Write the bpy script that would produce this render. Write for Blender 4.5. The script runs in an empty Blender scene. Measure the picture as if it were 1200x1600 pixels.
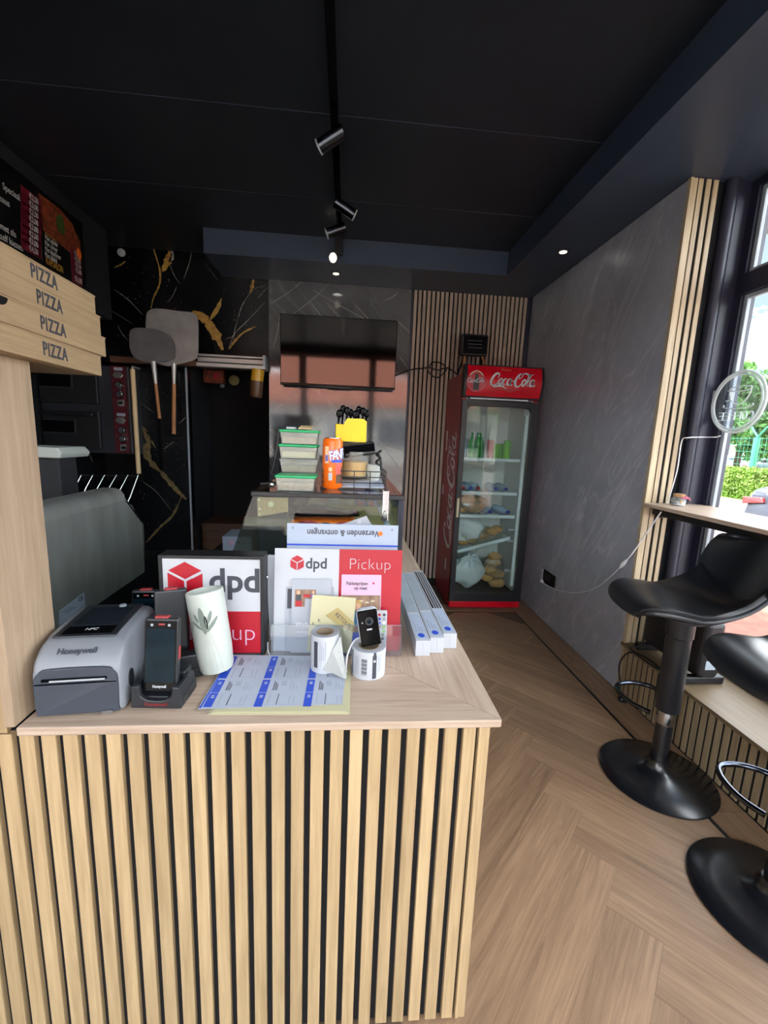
import bpy, bmesh, math, random
from mathutils import Vector, Matrix, noise
random.seed(7)
PI = math.pi
sc = bpy.context.scene
COL = sc.collection
# ------------------------------------------------------------------ camera
CAMZ, FPX = 1.45, 671.386
RX = ((0.99593041, 0.02542429, 0.08646513), (-0.08084066, -0.17211331, 0.98175445), (-0.03984221, 0.98474901, 0.16935756))  # world X, Y, down seen by the camera
cam_d = bpy.data.cameras.new('camera')
cam = bpy.data.objects.new('camera', cam_d); COL.objects.link(cam)
cam_d.sensor_fit = 'AUTO'; cam_d.sensor_width = 36.0; cam_d.lens = FPX/1600*36.0
cam_d.clip_start = .02; cam_d.clip_end = 300
_r = Vector((RX[0][0], RX[1][0], -RX[2][0])); _u = -Vector((RX[0][1], RX[1][1], -RX[2][1])); _b = -Vector((RX[0][2], RX[1][2], -RX[2][2]))
cam.matrix_world = Matrix(((_r.x, _u.x, _b.x, 0), (_r.y, _u.y, _b.y, 0), (_r.z, _u.z, _b.z, CAMZ), (0, 0, 0, 1)))
sc.camera = cam
# ------------------------------------------------------------------ sky, sun, exposure
SKY_STRENGTH, SUN_STRENGTH = 4.8, 6.0
sc.view_settings.view_transform = 'Standard'; sc.view_settings.look = 'None'
sc.view_settings.gamma = 1.0; sc.view_settings.use_curve_mapping = False
sc.view_settings.exposure = 1.85
w = bpy.data.worlds.new('sky'); sc.world = w; w.use_nodes = True
nt = w.node_tree; nt.nodes.clear()
def N(t, k, **kw):
    n = t.nodes.new(k)
    for a, v in kw.items(): setattr(n, a, v)
    return n
_tc = N(nt, 'ShaderNodeTexCoord'); _mp = N(nt, 'ShaderNodeMapping'); _mp.inputs['Scale'].default_value = (1.6, 1.6, 3.2); _mp.inputs['Location'].default_value = (.55, .2, .1)
_n = N(nt, 'ShaderNodeTexNoise'); _n.inputs['Scale'].default_value = 1.8; _n.inputs['Detail'].default_value = 7; _n.inputs['Roughness'].default_value = .58
_rp = N(nt, 'ShaderNodeValToRGB'); _e = _rp.color_ramp.elements
_e[0].position = .43; _e[0].color = (.052, .066, .082, 1); _e[1].position = .58; _e[1].color = (.93, .96, 1.0, 1)
_bg = N(nt, 'ShaderNodeBackground'); _bg.inputs['Strength'].default_value = SKY_STRENGTH
_wo = N(nt, 'ShaderNodeOutputWorld')
nt.links.new(_tc.outputs['Generated'], _mp.inputs['Vector']); nt.links.new(_mp.outputs['Vector'], _n.inputs['Vector'])
nt.links.new(_n.outputs['Fac'], _rp.inputs['Fac']); nt.links.new(_rp.outputs['Color'], _bg.inputs['Color']); nt.links.new(_bg.outputs['Background'], _wo.inputs['Surface'])
sun_d = bpy.data.lights.new('sun', 'SUN'); sun_d.energy = SUN_STRENGTH; sun_d.angle = .02; sun_d.color = (1.0, .95, .87)
sun = bpy.data.objects.new('sun', sun_d); COL.objects.link(sun)
sun.rotation_euler = Vector((.42, -.30, -.86)).to_track_quat('-Z', 'Y').to_euler()
sc.cycles.use_denoising = True
sc.cycles.max_bounces = 10; sc.cycles.diffuse_bounces = 6; sc.cycles.transparent_max_bounces = 24
sc.cycles.sample_clamp_indirect = 8.0

# ------------------------------------------------------------------ helpers
def at(px, py, Y=None, X=None, Z=None):
    """the point of the photograph's ray through a pixel on a real plane Y=, X= or Z= of the room"""
    c = Vector(((px-600)/FPX, (py-800)/FPX, 1.0))
    v = Vector((c.dot(Vector(RX[0])), c.dot(Vector(RX[1])), -c.dot(Vector(RX[2]))))
    t = Y/v.y if Y is not None else X/v.x if X is not None else (Z-CAMZ)/v.z
    return Vector((v.x*t, v.y*t, CAMZ+v.z*t))
def lin(h):
    h = h.lstrip('#'); o = []
    for i in (0, 2, 4):
        c = int(h[i:i+2], 16)/255
        o.append(c/12.92 if c <= .04045 else ((c+.055)/1.055)**2.4)
    return (*o, 1)
MATS = {}
def base(name):
    m = bpy.data.materials.new(name); m.use_nodes = True
    t = m.node_tree; b = t.nodes['Principled BSDF']; MATS[name] = m
    return m, t, b
def plain(name, col, rough=.5, metal=0, spec=.5, var=.08, scale=14, bump=0, coat=0, emit=0, trans=0, stretch=(1, 1, 1)):
    m, t, b = base(name)
    b.inputs['Roughness'].default_value = rough; b.inputs['Metallic'].default_value = metal
    b.inputs['Specular IOR Level'].default_value = spec; b.inputs['Coat Weight'].default_value = coat
    c = lin(col)
    tc = N(t, 'ShaderNodeTexCoord'); mp = N(t, 'ShaderNodeMapping'); mp.inputs['Scale'].default_value = stretch
    n = N(t, 'ShaderNodeTexNoise'); n.inputs['Scale'].default_value = scale; n.inputs['Detail'].default_value = 5
    t.links.new(tc.outputs['Object'], mp.inputs['Vector']); t.links.new(mp.outputs['Vector'], n.inputs['Vector'])
    r = N(t, 'ShaderNodeValToRGB'); e = r.color_ramp.elements
    e[0].position = .3; e[1].position = .7
    e[0].color = tuple(x*(1-var) for x in c[:3])+(1,); e[1].color = tuple(min(1, x*(1+var)) for x in c[:3])+(1,)
    t.links.new(n.outputs['Fac'], r.inputs['Fac']); t.links.new(r.outputs['Color'], b.inputs['Base Color'])
    if bump:
        bp = N(t, 'ShaderNodeBump'); bp.inputs['Strength'].default_value = bump; bp.inputs['Distance'].default_value = .002
        t.links.new(n.outputs['Fac'], bp.inputs['Height']); t.links.new(bp.outputs['Normal'], b.inputs['Normal'])
    if emit:
        b.inputs['Emission Color'].default_value = c; b.inputs['Emission Strength'].default_value = emit
    if trans: b.inputs['Transmission Weight'].default_value = trans
    return m
def glassy(name, tint='#ffffff', rough=0.0, refl=1.0, opacity=0.0, ior=1.5):
    """thin pane or clear plastic: sees through, mirrors by its facing"""
    m, t, b = base(name); t.nodes.remove(b)
    out = t.nodes['Material Output']; tr = N(t, 'ShaderNodeBsdfTransparent'); tr.inputs['Color'].default_value = lin(tint)
    g = N(t, 'ShaderNodeBsdfGlossy'); g.inputs['Roughness'].default_value = rough
    ge = N(t, 'ShaderNodeNewGeometry'); dt = N(t, 'ShaderNodeVectorMath', operation='DOT_PRODUCT')
    t.links.new(ge.outputs['Normal'], dt.inputs[0]); t.links.new(ge.outputs['Incoming'], dt.inputs[1])
    ab = N(t, 'ShaderNodeMath', operation='ABSOLUTE'); om = N(t, 'ShaderNodeMath', operation='SUBTRACT', use_clamp=True); om.inputs[0].default_value = 1
    pw = N(t, 'ShaderNodeMath', operation='POWER'); pw.inputs[1].default_value = 5
    f0 = ((ior-1)/(ior+1))**2
    mu = N(t, 'ShaderNodeMath', operation='MULTIPLY_ADD', use_clamp=True); mu.inputs[1].default_value = (1-f0)*refl; mu.inputs[2].default_value = f0*refl
    mx = N(t, 'ShaderNodeMixShader')
    t.links.new(dt.outputs['Value'], ab.inputs[0]); t.links.new(ab.outputs[0], om.inputs[1]); t.links.new(om.outputs[0], pw.inputs[0])
    t.links.new(pw.outputs[0], mu.inputs[0]); t.links.new(mu.outputs[0], mx.inputs['Fac'])
    last = tr
    if opacity:
        d = N(t, 'ShaderNodeBsdfDiffuse'); d.inputs['Color'].default_value = lin(tint)
        m2 = N(t, 'ShaderNodeMixShader'); m2.inputs['Fac'].default_value = opacity
        t.links.new(tr.outputs[0], m2.inputs[1]); t.links.new(d.outputs[0], m2.inputs[2]); last = m2
    t.links.new(last.outputs[0], mx.inputs[1]); t.links.new(g.outputs[0], mx.inputs[2]); t.links.new(mx.outputs[0], out.inputs['Surface'])
    return m
def wood(name, c1, c2, grain=(60, 60, 2.2), rough=.5, tone=.12, fig=.5, bump=.12):
    """grain runs along the axis with the small scale; each piece gets its own tone and figure"""
    m, t, b = base(name); b.inputs['Roughness'].default_value = rough
    tc = N(t, 'ShaderNodeTexCoord'); oi = N(t, 'ShaderNodeObjectInfo')
    ad = N(t, 'ShaderNodeVectorMath', operation='ADD'); sc_ = N(t, 'ShaderNodeVectorMath', operation='SCALE')
    cb = N(t, 'ShaderNodeCombineXYZ'); t.links.new(oi.outputs['Random'], cb.inputs[0]); t.links.new(oi.outputs['Random'], cb.inputs[1]); t.links.new(oi.outputs['Random'], cb.inputs[2])
    t.links.new(cb.outputs[0], sc_.inputs[0]); sc_.inputs['Scale'].default_value = 37.0
    t.links.new(tc.outputs['Object'], ad.inputs[0]); t.links.new(sc_.outputs[0], ad.inputs[1])
    mp = N(t, 'ShaderNodeMapping'); mp.inputs['Scale'].default_value = grain; t.links.new(ad.outputs[0], mp.inputs['Vector'])
    n1 = N(t, 'ShaderNodeTexNoise'); n1.inputs['Scale'].default_value = 1.6; n1.inputs['Detail'].default_value = 8; n1.inputs['Roughness'].default_value = .62; n1.inputs['Distortion'].default_value = fig
    n2 = N(t, 'ShaderNodeTexNoise'); n2.inputs['Scale'].default_value = .22; n2.inputs['Detail'].default_value = 3; n2.inputs['Distortion'].default_value = 1.0
    t.links.new(mp.outputs['Vector'], n1.inputs['Vector']); t.links.new(mp.outputs['Vector'], n2.inputs['Vector'])
    mi = N(t, 'ShaderNodeMath', operation='MULTIPLY_ADD'); mi.inputs[1].default_value = .65
    m3 = N(t, 'ShaderNodeMath', operation='MULTIPLY'); m3.inputs[1].default_value = .35
    t.links.new(n2.outputs['Fac'], m3.inputs[0]); t.links.new(n1.outputs['Fac'], mi.inputs[0]); t.links.new(m3.outputs[0], mi.inputs[2])
    r = N(t, 'ShaderNodeValToRGB'); e = r.color_ramp.elements; e[0].position = .36; e[1].position = .64; e[0].color = lin(c1); e[1].color = lin(c2)
    t.links.new(mi.outputs[0], r.inputs['Fac'])
    hs = N(t, 'ShaderNodeHueSaturation'); mv = N(t, 'ShaderNodeMapRange'); mv.inputs['To Min'].default_value = 1-tone; mv.inputs['To Max'].default_value = 1+tone
    t.links.new(oi.outputs['Random'], mv.inputs['Value']); t.links.new(mv.outputs[0], hs.inputs['Value']); t.links.new(r.outputs['Color'], hs.inputs['Color'])
    t.links.new(hs.outputs['Color'], b.inputs['Base Color'])
    bp = N(t, 'ShaderNodeBump'); bp.inputs['Strength'].default_value = bump; bp.inputs['Distance'].default_value = .001
    t.links.new(n1.outputs['Fac'], bp.inputs['Height']); t.links.new(bp.outputs['Normal'], b.inputs['Normal'])
    return m
def stone(name, c1, c2, cv, rough, vs=1.0, vein=.012, amount=.6, rot=(0, 0, 0), stretch=(1, 1, 1), scale2=.9):
    m, t, b = base(name); b.inputs['Roughness'].default_value = rough
    tc = N(t, 'ShaderNodeTexCoord'); mp = N(t, 'ShaderNodeMapping'); mp.inputs['Scale'].default_value = stretch
    mr_ = N(t, 'ShaderNodeMapping'); mr_.inputs['Rotation'].default_value = rot; t.links.new(tc.outputs['Object'], mr_.inputs['Vector']); t.links.new(mr_.outputs['Vector'], mp.inputs['Vector'])
    n = N(t, 'ShaderNodeTexNoise'); n.inputs['Scale'].default_value = 2.2; n.inputs['Detail'].default_value = 9; n.inputs['Roughness'].default_value = .65
    t.links.new(tc.outputs['Object'], n.inputs['Vector'])
    r = N(t, 'ShaderNodeValToRGB'); e = r.color_ramp.elements; e[0].position = .3; e[1].position = .72; e[0].color = lin(c1); e[1].color = lin(c2)
    t.links.new(n.outputs['Fac'], r.inputs['Fac']); prev = r.outputs['Color']
    for k, (s, wd) in enumerate(((vs, vein), (vs*2.3, vein*.8), (vs*.6, vein*.7))):
        v = N(t, 'ShaderNodeTexNoise'); v.inputs['Scale'].default_value = s; v.inputs['Detail'].default_value = 2.5; v.inputs['Distortion'].default_value = scale2
        m2 = N(t, 'ShaderNodeMapping'); m2.inputs['Location'].default_value = (3.1*k, 7.7*k, 1.3*k); m2.inputs['Rotation'].default_value = (0, .5*k, .4*k)
        t.links.new(mp.outputs['Vector'], m2.inputs['Vector']); t.links.new(m2.outputs['Vector'], v.inputs['Vector'])
        su = N(t, 'ShaderNodeMath', operation='SUBTRACT'); su.inputs[1].default_value = .5
        ab = N(t, 'ShaderNodeMath', operation='ABSOLUTE'); mr = N(t, 'ShaderNodeMapRange')
        mr.inputs['From Min'].default_value = 0; mr.inputs['From Max'].default_value = wd; mr.inputs['To Min'].default_value = amount; mr.inputs['To Max'].default_value = 0
        t.links.new(v.outputs['Fac'], su.inputs[0]); t.links.new(su.outputs[0], ab.inputs[0]); t.links.new(ab.outputs[0], mr.inputs['Value'])
        ml = N(t, 'ShaderNodeMath', operation='MULTIPLY'); t.links.new(mr.outputs[0], ml.inputs[0]); t.links.new(n.outputs['Fac'], ml.inputs[1])
        mx = N(t, 'ShaderNodeMix', data_type='RGBA'); mx.inputs['B'].default_value = lin(cv)
        t.links.new(ml.outputs[0], mx.inputs['Factor']); t.links.new(prev, mx.inputs['A']); prev = mx.outputs['Result']
    t.links.new(prev, b.inputs['Base Color'])
    return m
class MB:
    """collects shapes; build() links them as ONE mesh object"""
    def __init__(s): s.bm = bmesh.new()
    def box(s, x0, x1, y0, y1, z0, z1, M=None):
        vs = [s.bm.verts.new(Vector(p)) for p in ((x0,y0,z0),(x1,y0,z0),(x1,y1,z0),(x0,y1,z0),(x0,y0,z1),(x1,y0,z1),(x1,y1,z1),(x0,y1,z1))]
        for f in ((0,3,2,1),(4,5,6,7),(0,1,5,4),(1,2,6,5),(2,3,7,6),(3,0,4,7)): s.bm.faces.new([vs[i] for i in f])
        if M is not None: bmesh.ops.transform(s.bm, matrix=M, verts=vs)
        return s
    def cyl(s, p0, p1, r0, r1=None, n=16):
        return s.tube([p0, p1], [r0, r0 if r1 is None else r1], n)
    def tube(s, pts, r, n=8, closed=False):
        pts = [Vector(p) for p in pts]; k = len(pts); rs = r if isinstance(r, (list, tuple)) else [r]*k
        rings = []; up = None
        for i in range(k):
            a = pts[(i-1) % k] if (closed or i) else pts[i]; b = pts[(i+1) % k] if (closed or i < k-1) else pts[i]
            d = (b-a).normalized()
            if up is None:
                up = Vector((0, 0, 1)) if abs(d.z) < .9 else Vector((1, 0, 0))
            x = d.cross(up).normalized(); up = x.cross(d).normalized()
            rings.append([s.bm.verts.new(pts[i]+(x*math.cos(2*PI*j/n)+up*math.sin(2*PI*j/n))*rs[i]) for j in range(n)])
        for i in range(k if closed else k-1):
            A, B = rings[i], rings[(i+1) % k]
            for j in range(n): s.bm.faces.new((A[j], A[(j+1) % n], B[(j+1) % n], B[j]))
        if not closed:
            s.bm.faces.new(rings[0][::-1]); s.bm.faces.new(rings[-1])
        return s
    def lathe(s, prof, n=32, M=None, close=True):
        rings = [[s.bm.verts.new((r*math.cos(2*PI*j/n), r*math.sin(2*PI*j/n), z)) for j in range(n)] for r, z in prof]
        for A, B in zip(rings, rings[1:]):
            for j in range(n): s.bm.faces.new((A[j], A[(j+1) % n], B[(j+1) % n], B[j]))
        if close:
            s.bm.faces.new(rings[0][::-1]); s.bm.faces.new(rings[-1])
        if M is not None: bmesh.ops.transform(s.bm, matrix=M, verts=[v for g in rings for v in g])
        return s
    def prism(s, poly, vec):
        """3-D outline pushed along vec"""
        vec = Vector(vec); A = [s.bm.verts.new(Vector(p)) for p in poly]; B = [s.bm.verts.new(Vector(p)+vec) for p in poly]
        n = len(A)
        try: s.bm.faces.new(A[::-1]); s.bm.faces.new(B)
        except ValueError: pass
        for i in range(n): s.bm.faces.new((A[i], A[(i+1) % n], B[(i+1) % n], B[i]))
        return s
    def ball(s, c, r, u=16, v=10, amp=0, freq=6, seed=0, M=None):
        r = (r, r, r) if not isinstance(r, (tuple, list)) else r
        g = bmesh.ops.create_uvsphere(s.bm, u_segments=u, v_segments=v, radius=1)['verts']
        for q in g:
            d = q.co.copy()
            k = 1+amp*noise.noise(d*freq+Vector((seed*3.7, seed*1.3, seed))) if amp else 1
            q.co = Vector((d.x*r[0]*k, d.y*r[1]*k, d.z*r[2]*k))
        if M is not None: bmesh.ops.transform(s.bm, matrix=M, verts=g)
        bmesh.ops.translate(s.bm, vec=Vector(c), verts=g)
        return s
    def ribbon(s, pts, wd, o, ex, ey, th=.0008):
        """flat stroke of changing width on the plane o, ex, ey"""
        ex = Vector(ex); ey = Vector(ey); nz = ex.cross(ey).normalized(); k = len(pts)
        ws = wd if isinstance(wd, (list, tuple)) else [wd]*k
        P = [Vector(p) for p in pts]; L = []; Rr = []
        for i in range(k):
            d = P[min(i+1, k-1)]-P[max(i-1, 0)]
            if d.length < 1e-9: d = Vector((1, 0))
            d.normalize(); nn = Vector((-d.y, d.x))*ws[i]/2
            for side, lst in ((1, L), (-1, Rr)):
                q = P[i]+nn*side; w3 = Vector(o)+ex*q.x+ey*q.y
                lst.append((s.bm.verts.new(w3), s.bm.verts.new(w3+nz*th)))
        for i in range(k-1):
            a, b, c, d = L[i], L[i+1], Rr[i+1], Rr[i]
            s.bm.faces.new((a[1], d[1], c[1], b[1])); s.bm.faces.new((a[0], b[0], c[0], d[0]))
            s.bm.faces.new((a[0], a[1], b[1], b[0])); s.bm.faces.new((d[0], c[0], c[1], d[1]))
        return s
    def build(s, name, mat, parent=None, loc=(0, 0, 0), rot=(0, 0, 0), bevel=0, seg=2, smooth=False, keep=False):
        me = bpy.data.meshes.new(name)
        bmesh.ops.recalc_face_normals(s.bm, faces=s.bm.faces)
        s.bm.to_mesh(me); s.bm.free()
        me.materials.append(MATS[mat] if isinstance(mat, str) else mat)
        if smooth:
            me.polygons.foreach_set('use_smooth', [True]*len(me.polygons)); me.set_sharp_from_angle(angle=math.radians(42))
        o = bpy.data.objects.new(name, me); COL.objects.link(o)
        o.location = loc; o.rotation_euler = rot
        if parent is not None: o.parent = parent
        if bevel:
            b = o.modifiers.new('bevel', 'BEVEL'); b.width = bevel; b.segments = seg; b.limit_method = 'ANGLE'; b.angle_limit = math.radians(35)
        return o
def smooth_pts(pts, n=6, closed=False):
    P = [Vector(p) for p in pts]; k = len(P); out = []
    rng = range(k if closed else k-1)
    for i in rng:
        p0 = P[(i-1) % k] if closed or i else P[i]; p1 = P[i]; p2 = P[(i+1) % k]; p3 = P[(i+2) % k] if closed or i < k-2 else P[(i+1) % k]
        for j in range(n):
            t = j/n
            out.append(.5*((2*p1)+(p2-p0)*t+(2*p0-5*p1+4*p2-p3)*t*t+(3*p1-p0-3*p2+p3)*t**3))
    if not closed: out.append(P[-1])
    return out
def tag(o, label, cat=None, group=None, kind=None):
    if label: o['label'] = label
    if cat: o['category'] = cat
    if group: o['group'] = group
    if kind: o['kind'] = kind
    return o
def thing(name, label, cat, loc=(0, 0, 0), rot=0, group=None):
    o = bpy.data.objects.new(name, None); COL.objects.link(o)
    o.empty_display_size = .05; o.location = loc; o.rotation_euler = (0, 0, rot) if not isinstance(rot, tuple) else rot
    return tag(o, label, cat, group)
def struct(o): o['kind'] = 'structure'; return o
def dup(o, parent=None, name=None):
    c = o.copy(); COL.objects.link(c)
    if parent is not None: c.parent = parent
    for ch in o.children: dup(ch, c)
    return c
def basis(o, ex, ey):
    ex = Vector(ex).normalized(); ey = Vector(ey); ey = (ey-ex*ey.dot(ex)).normalized(); ez = ex.cross(ey)
    return Matrix(((ex.x, ey.x, ez.x, o[0]), (ex.y, ey.y, ez.y, o[1]), (ex.z, ey.z, ez.z, o[2]), (0, 0, 0, 1)))
def text(body, size, o, ex, ey, mat, parent, name='lettering', th=.0006, sx=1.0, align='CENTER', shear=0, bold=0, spacing=1.0):
    """flat printed or cut lettering on the plane o, ex (reading direction), ey (up)"""
    cu = bpy.data.curves.new('t', 'FONT'); cu.body = body; cu.size = size; cu.align_x = align; cu.align_y = 'CENTER'
    cu.extrude = th/2; cu.shear = shear; cu.offset = bold; cu.space_character = spacing; cu.resolution_u = 4
    tmp = bpy.data.objects.new('t', cu); COL.objects.link(tmp)
    me = bpy.data.meshes.new_from_object(tmp)
    bpy.data.objects.remove(tmp); bpy.data.curves.remove(cu)
    me.name = name; me.transform(basis(o, ex, ey) @ Matrix.Diagonal((sx, 1, 1, 1))); me.materials.clear(); me.materials.append(MATS[mat])
    ob = bpy.data.objects.new(name, me); COL.objects.link(ob); ob.parent = parent
    return ob
XP, YP, ZP = Vector((1, 0, 0)), Vector((0, 1, 0)), Vector((0, 0, 1))

# ------------------------------------------------------------------ materials
wood('oak_slat', '#9f8561', '#bea37c', (50, 50, 2.5), .55, .07)
wood('oak_top', '#a68e7b', '#c8b29e', (55, 2.2, 55), .42, .05, .9)
wood('oak_top_x', '#a68e7b', '#c8b29e', (2.2, 55, 55), .45, .05, .9)
wood('oak_panel', '#8c7660', '#aa937b', (40, 40, 1.8), .5, .04, 1.4)
wood('ledge_slat', '#7c6a51', '#998568', (50, 50, 2.5), .6, .08)
wood('oak_back', '#9a8676', '#b8a597', (50, 50, 2.5), .6, .08)
wood('oak_trim', '#a08c70', '#c4b394', (50, 50, 2.5), .5, .06)
wood('oak_ledge', '#604f39', '#78654b', (55, 2.2, 55), .5, .05, .8)
wood('floor_plank', '#7a5f49', '#a18266', (2.0, 34, 34), .42, .13, 1.2, .08)
wood('brown_wood', '#3d2618', '#5a3a24', (3, 30, 30), .5, .05)
wood('pale_handle', '#c9a878', '#dfc498', (40, 40, 3), .5, .04)
wood('tan_handle', '#9a6338', '#c08450', (40, 40, 3), .5, .04)
wood('box_card', '#937a5c', '#a88f6d', (60, 3, 60), .8, .03, .9)
plain('felt', '#101013', .95, var=.3, scale=300, bump=.3)
plain('black_paint', '#14171d', .75, var=.12, scale=3)
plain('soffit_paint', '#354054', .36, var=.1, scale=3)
plain('ceiling_paint', '#20252e', .42, var=.12, scale=2)
plain('dark_post', '#1f2032', .45, var=.1)
stone('grey_stone', '#2f3033', '#505256', '#8d8e92', .10, 1.6, .006, .35, (0, .7, 0), (1.6, 1, .25), .2)
MATS['grey_stone'].node_tree.nodes['Principled BSDF'].inputs['IOR'].default_value = 1.8; MATS['grey_stone'].node_tree.nodes['Principled BSDF'].inputs['Roughness'].default_value = .07
stone('wall_stone', '#8d909b', '#abaeb9', '#d4d7de', .33, 2.4, .014, .55, (-.55, 0, 0), (1, 2.2, .32), .25)
stone('black_marble', '#060709', '#0d0f14', '#3d3f44', .12, 1.4, .004, .5)
plain('gold_vein', '#a8813f', .25, var=.35, scale=30)
plain('dull_gold', '#6d5c3c', .25, var=.4, scale=40)
plain('white_vein', '#8d8980', .3, var=.3, scale=40)
plain('grout', '#5f4c3a', .9)
plain('black_strip', '#0a0a0b', .5)
plain('black_plastic', '#15161a', .42, var=.1)
plain('soft_black', '#1a1c21', .33, var=.08, scale=40, bump=.05)
plain('gloss_black', '#07080a', .12, spec=.12, var=.05)
plain('stool_metal', '#101217', .25, metal=0, spec=.8, var=.05)
plain('chrome', '#b9bdc2', .14, metal=1, var=.03)
plain('dark_chrome', '#50555f', .18, metal=1, var=.03)
plain('steel', '#9a9c98', .42, metal=.5, var=.16, scale=2.2, stretch=(1, 5, 1.2))
plain('steel_edge', '#c9ccca', .25, metal=1, var=.05)
plain('alu', '#b1b0ac', .35, metal=.45, var=.08, stretch=(.3, 8, 8))
plain('peel_alu', '#9fa09f', .45, metal=.85, var=.16, scale=9)
plain('peel_grey', '#707173', .5, metal=.7, var=.16, scale=9)
plain('oven_body', '#20242b', .4, var=.15, scale=6)
plain('oven_door', '#26272a', .35, metal=.4, var=.2, scale=6)
plain('maroon', '#4a0d1a', .35, var=.1)
plain('white', '#b6b9bf', .55, var=.03)
plain('paper', '#a3a7b0', .8, var=.03)
plain('paper_blue', '#a6b1c4', .75, var=.03)
plain('cream', '#bfb996', .8, var=.03)
plain('label_paper', '#adb4c3', .7, var=.04)
plain('blue', '#2a4ec0', .5, var=.05)
plain('ink', '#3a3c44', .6, var=.05)
plain('light_ink', '#8d93a0', .6, var=.05)
plain('red', '#a80420', .42, var=.04)
plain('red_face', '#dc1638', .42, var=.04)
plain('fridge_red', '#c2061f', .25, var=.06)
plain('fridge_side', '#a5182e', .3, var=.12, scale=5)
plain('fridge_dark', '#14161c', .4, var=.1)
plain('fridge_inner', '#d9dede', .5, var=.04)
plain('shelf_white', '#cfdde4', .45, var=.04)
plain('side_letter', '#efe6e8', .4, var=.1)
plain('printer_grey', '#7d8188', .42, var=.04)
plain('printer_dark', '#363c47', .5, var=.05, scale=200)
plain('printer_screen', '#1a2127', .2, spec=.12, var=.2, scale=90)
plain('device_dark', '#23262b', .4, var=.06)
plain('device_screen', '#0c1d26', .05, spec=.08, var=.3, scale=25)
plain('device_red', '#962a2e', .4)
plain('porcelain', '#b4bab3', .35, var=.03, scale=60, bump=.1)
plain('leaf_grey', '#6f7a72', .5, var=.1)
plain('green_lid', '#17a05f', .4, var=.05)
plain('orange', '#f06a10', .3, var=.05)
plain('yellow', '#eec800', .45, var=.05)
plain('mustard', '#c99a22', .4, var=.08)
plain('brown_sauce', '#5a3a24', .4, var=.1)
plain('spice', '#a48a6a', .8, var=.3, scale=120)
plain('cap_blue', '#1a3aa8', .35)
plain('bread', '#bd9560', .6, var=.2, scale=25)
plain('lime', '#74c23a', .3)
plain('pink', '#cba6bf', .6, var=.03)
plain('skin', '#c89b80', .7)
plain('blond', '#b08a50', .7)
plain('teal_cloth', '#3d6f92', .7)
plain('shopbrown', '#8a6f5c', .7, var=.35, scale=60)
plain('tape', '#ae9c66', .6)
plain('menu_black', '#0b0a0b', .4, var=.2)
plain('menu_red', '#6a1226', .5, var=.1)
plain('menu_food', '#7a3318', .6, var=.6, scale=45)
plain('menu_green', '#39501c', .6, var=.4, scale=60)
plain('menu_gold', '#b9832c', .5)
plain('menu_white', '#b8b8b8', .5)
plain('lampglass', '#fff4e0', .4, emit=.35)
plain('cord_black', '#0c0d10', .5)
plain('cord_white', '#d9dade', .5)
plain('tv_screen', '#020203', .05, spec=1.0, var=.0); MATS['tv_screen'].node_tree.nodes['Principled BSDF'].inputs['IOR'].default_value = 1.43
plain('pvc_grey', '#9aa3ac', .35, var=.05)
plain('rose_cloth', '#a8576b', .8, var=.3, scale=90)
plain('cork', '#a87f5a', .8, var=.2, scale=60)
# outdoors
plain('brick_paver', '#7c4f40', .85, var=.25, scale=9)
plain('road', '#7d6f69', .9, var=.15, scale=5)
plain('slab', '#968d7f', .85, var=.1, scale=4)
plain('grass', '#6f8f3d', .9, var=.35, scale=14)
plain('verge', '#837852', .9, var=.2, scale=6)
plain('leaf_hedge', '#6b8c30', .6, var=.4, scale=3)
plain('leaf_tree', '#54803c', .6, var=.45, scale=1.2)
plain('leaf_bush', '#b9b53a', .6, var=.3, scale=3)
plain('bark', '#4d4034', .9)
plain('fence_green', '#2f7d68', .5)
plain('brick', '#94705f', .85, var=.2, scale=12)
plain('roof_tile', '#a0604b', .8, var=.2, scale=6)
plain('lamp_grey', '#5c6268', .5); plain('render_white', '#d9d6cf', .85, var=.05)
plain('car_dark', '#232937', .35, spec=.3, coat=.15, var=.05)
plain('car_white', '#d7dbe0', .2, coat=1, var=.03)
plain('car_blue', '#7f9db8', .2, coat=1, var=.03)
plain('car_glass', '#1d252c', .05, spec=.9)
plain('tyre', '#131314', .8)
plain('tail_red', '#7d0f14', .25, spec=.8)
glassy('pane', '#f7f9fa')
glassy('fridge_pane', '#f0f6f4', refl=1.1)
glassy('vitrine_glass', '#f0f7f4', refl=1.0)
glassy('clear_plastic', '#f0f2ee', .15, 1.0, .16)
glassy('clear_acryl', '#f2f5f8', .02, 1.0, .03)
glassy('bag_plastic', '#e2edf5', .3, 1.0, .8)
glassy('film', '#e8e4da', .12, 1.3, .12)

# ================================================================== the setting
CT, WX, BY, ZC, ZM = .85, 1.66, 4.14, 2.78, 2.956
FRONT, LEFT, WINX = -1.0, -2.6, 2.0
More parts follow.
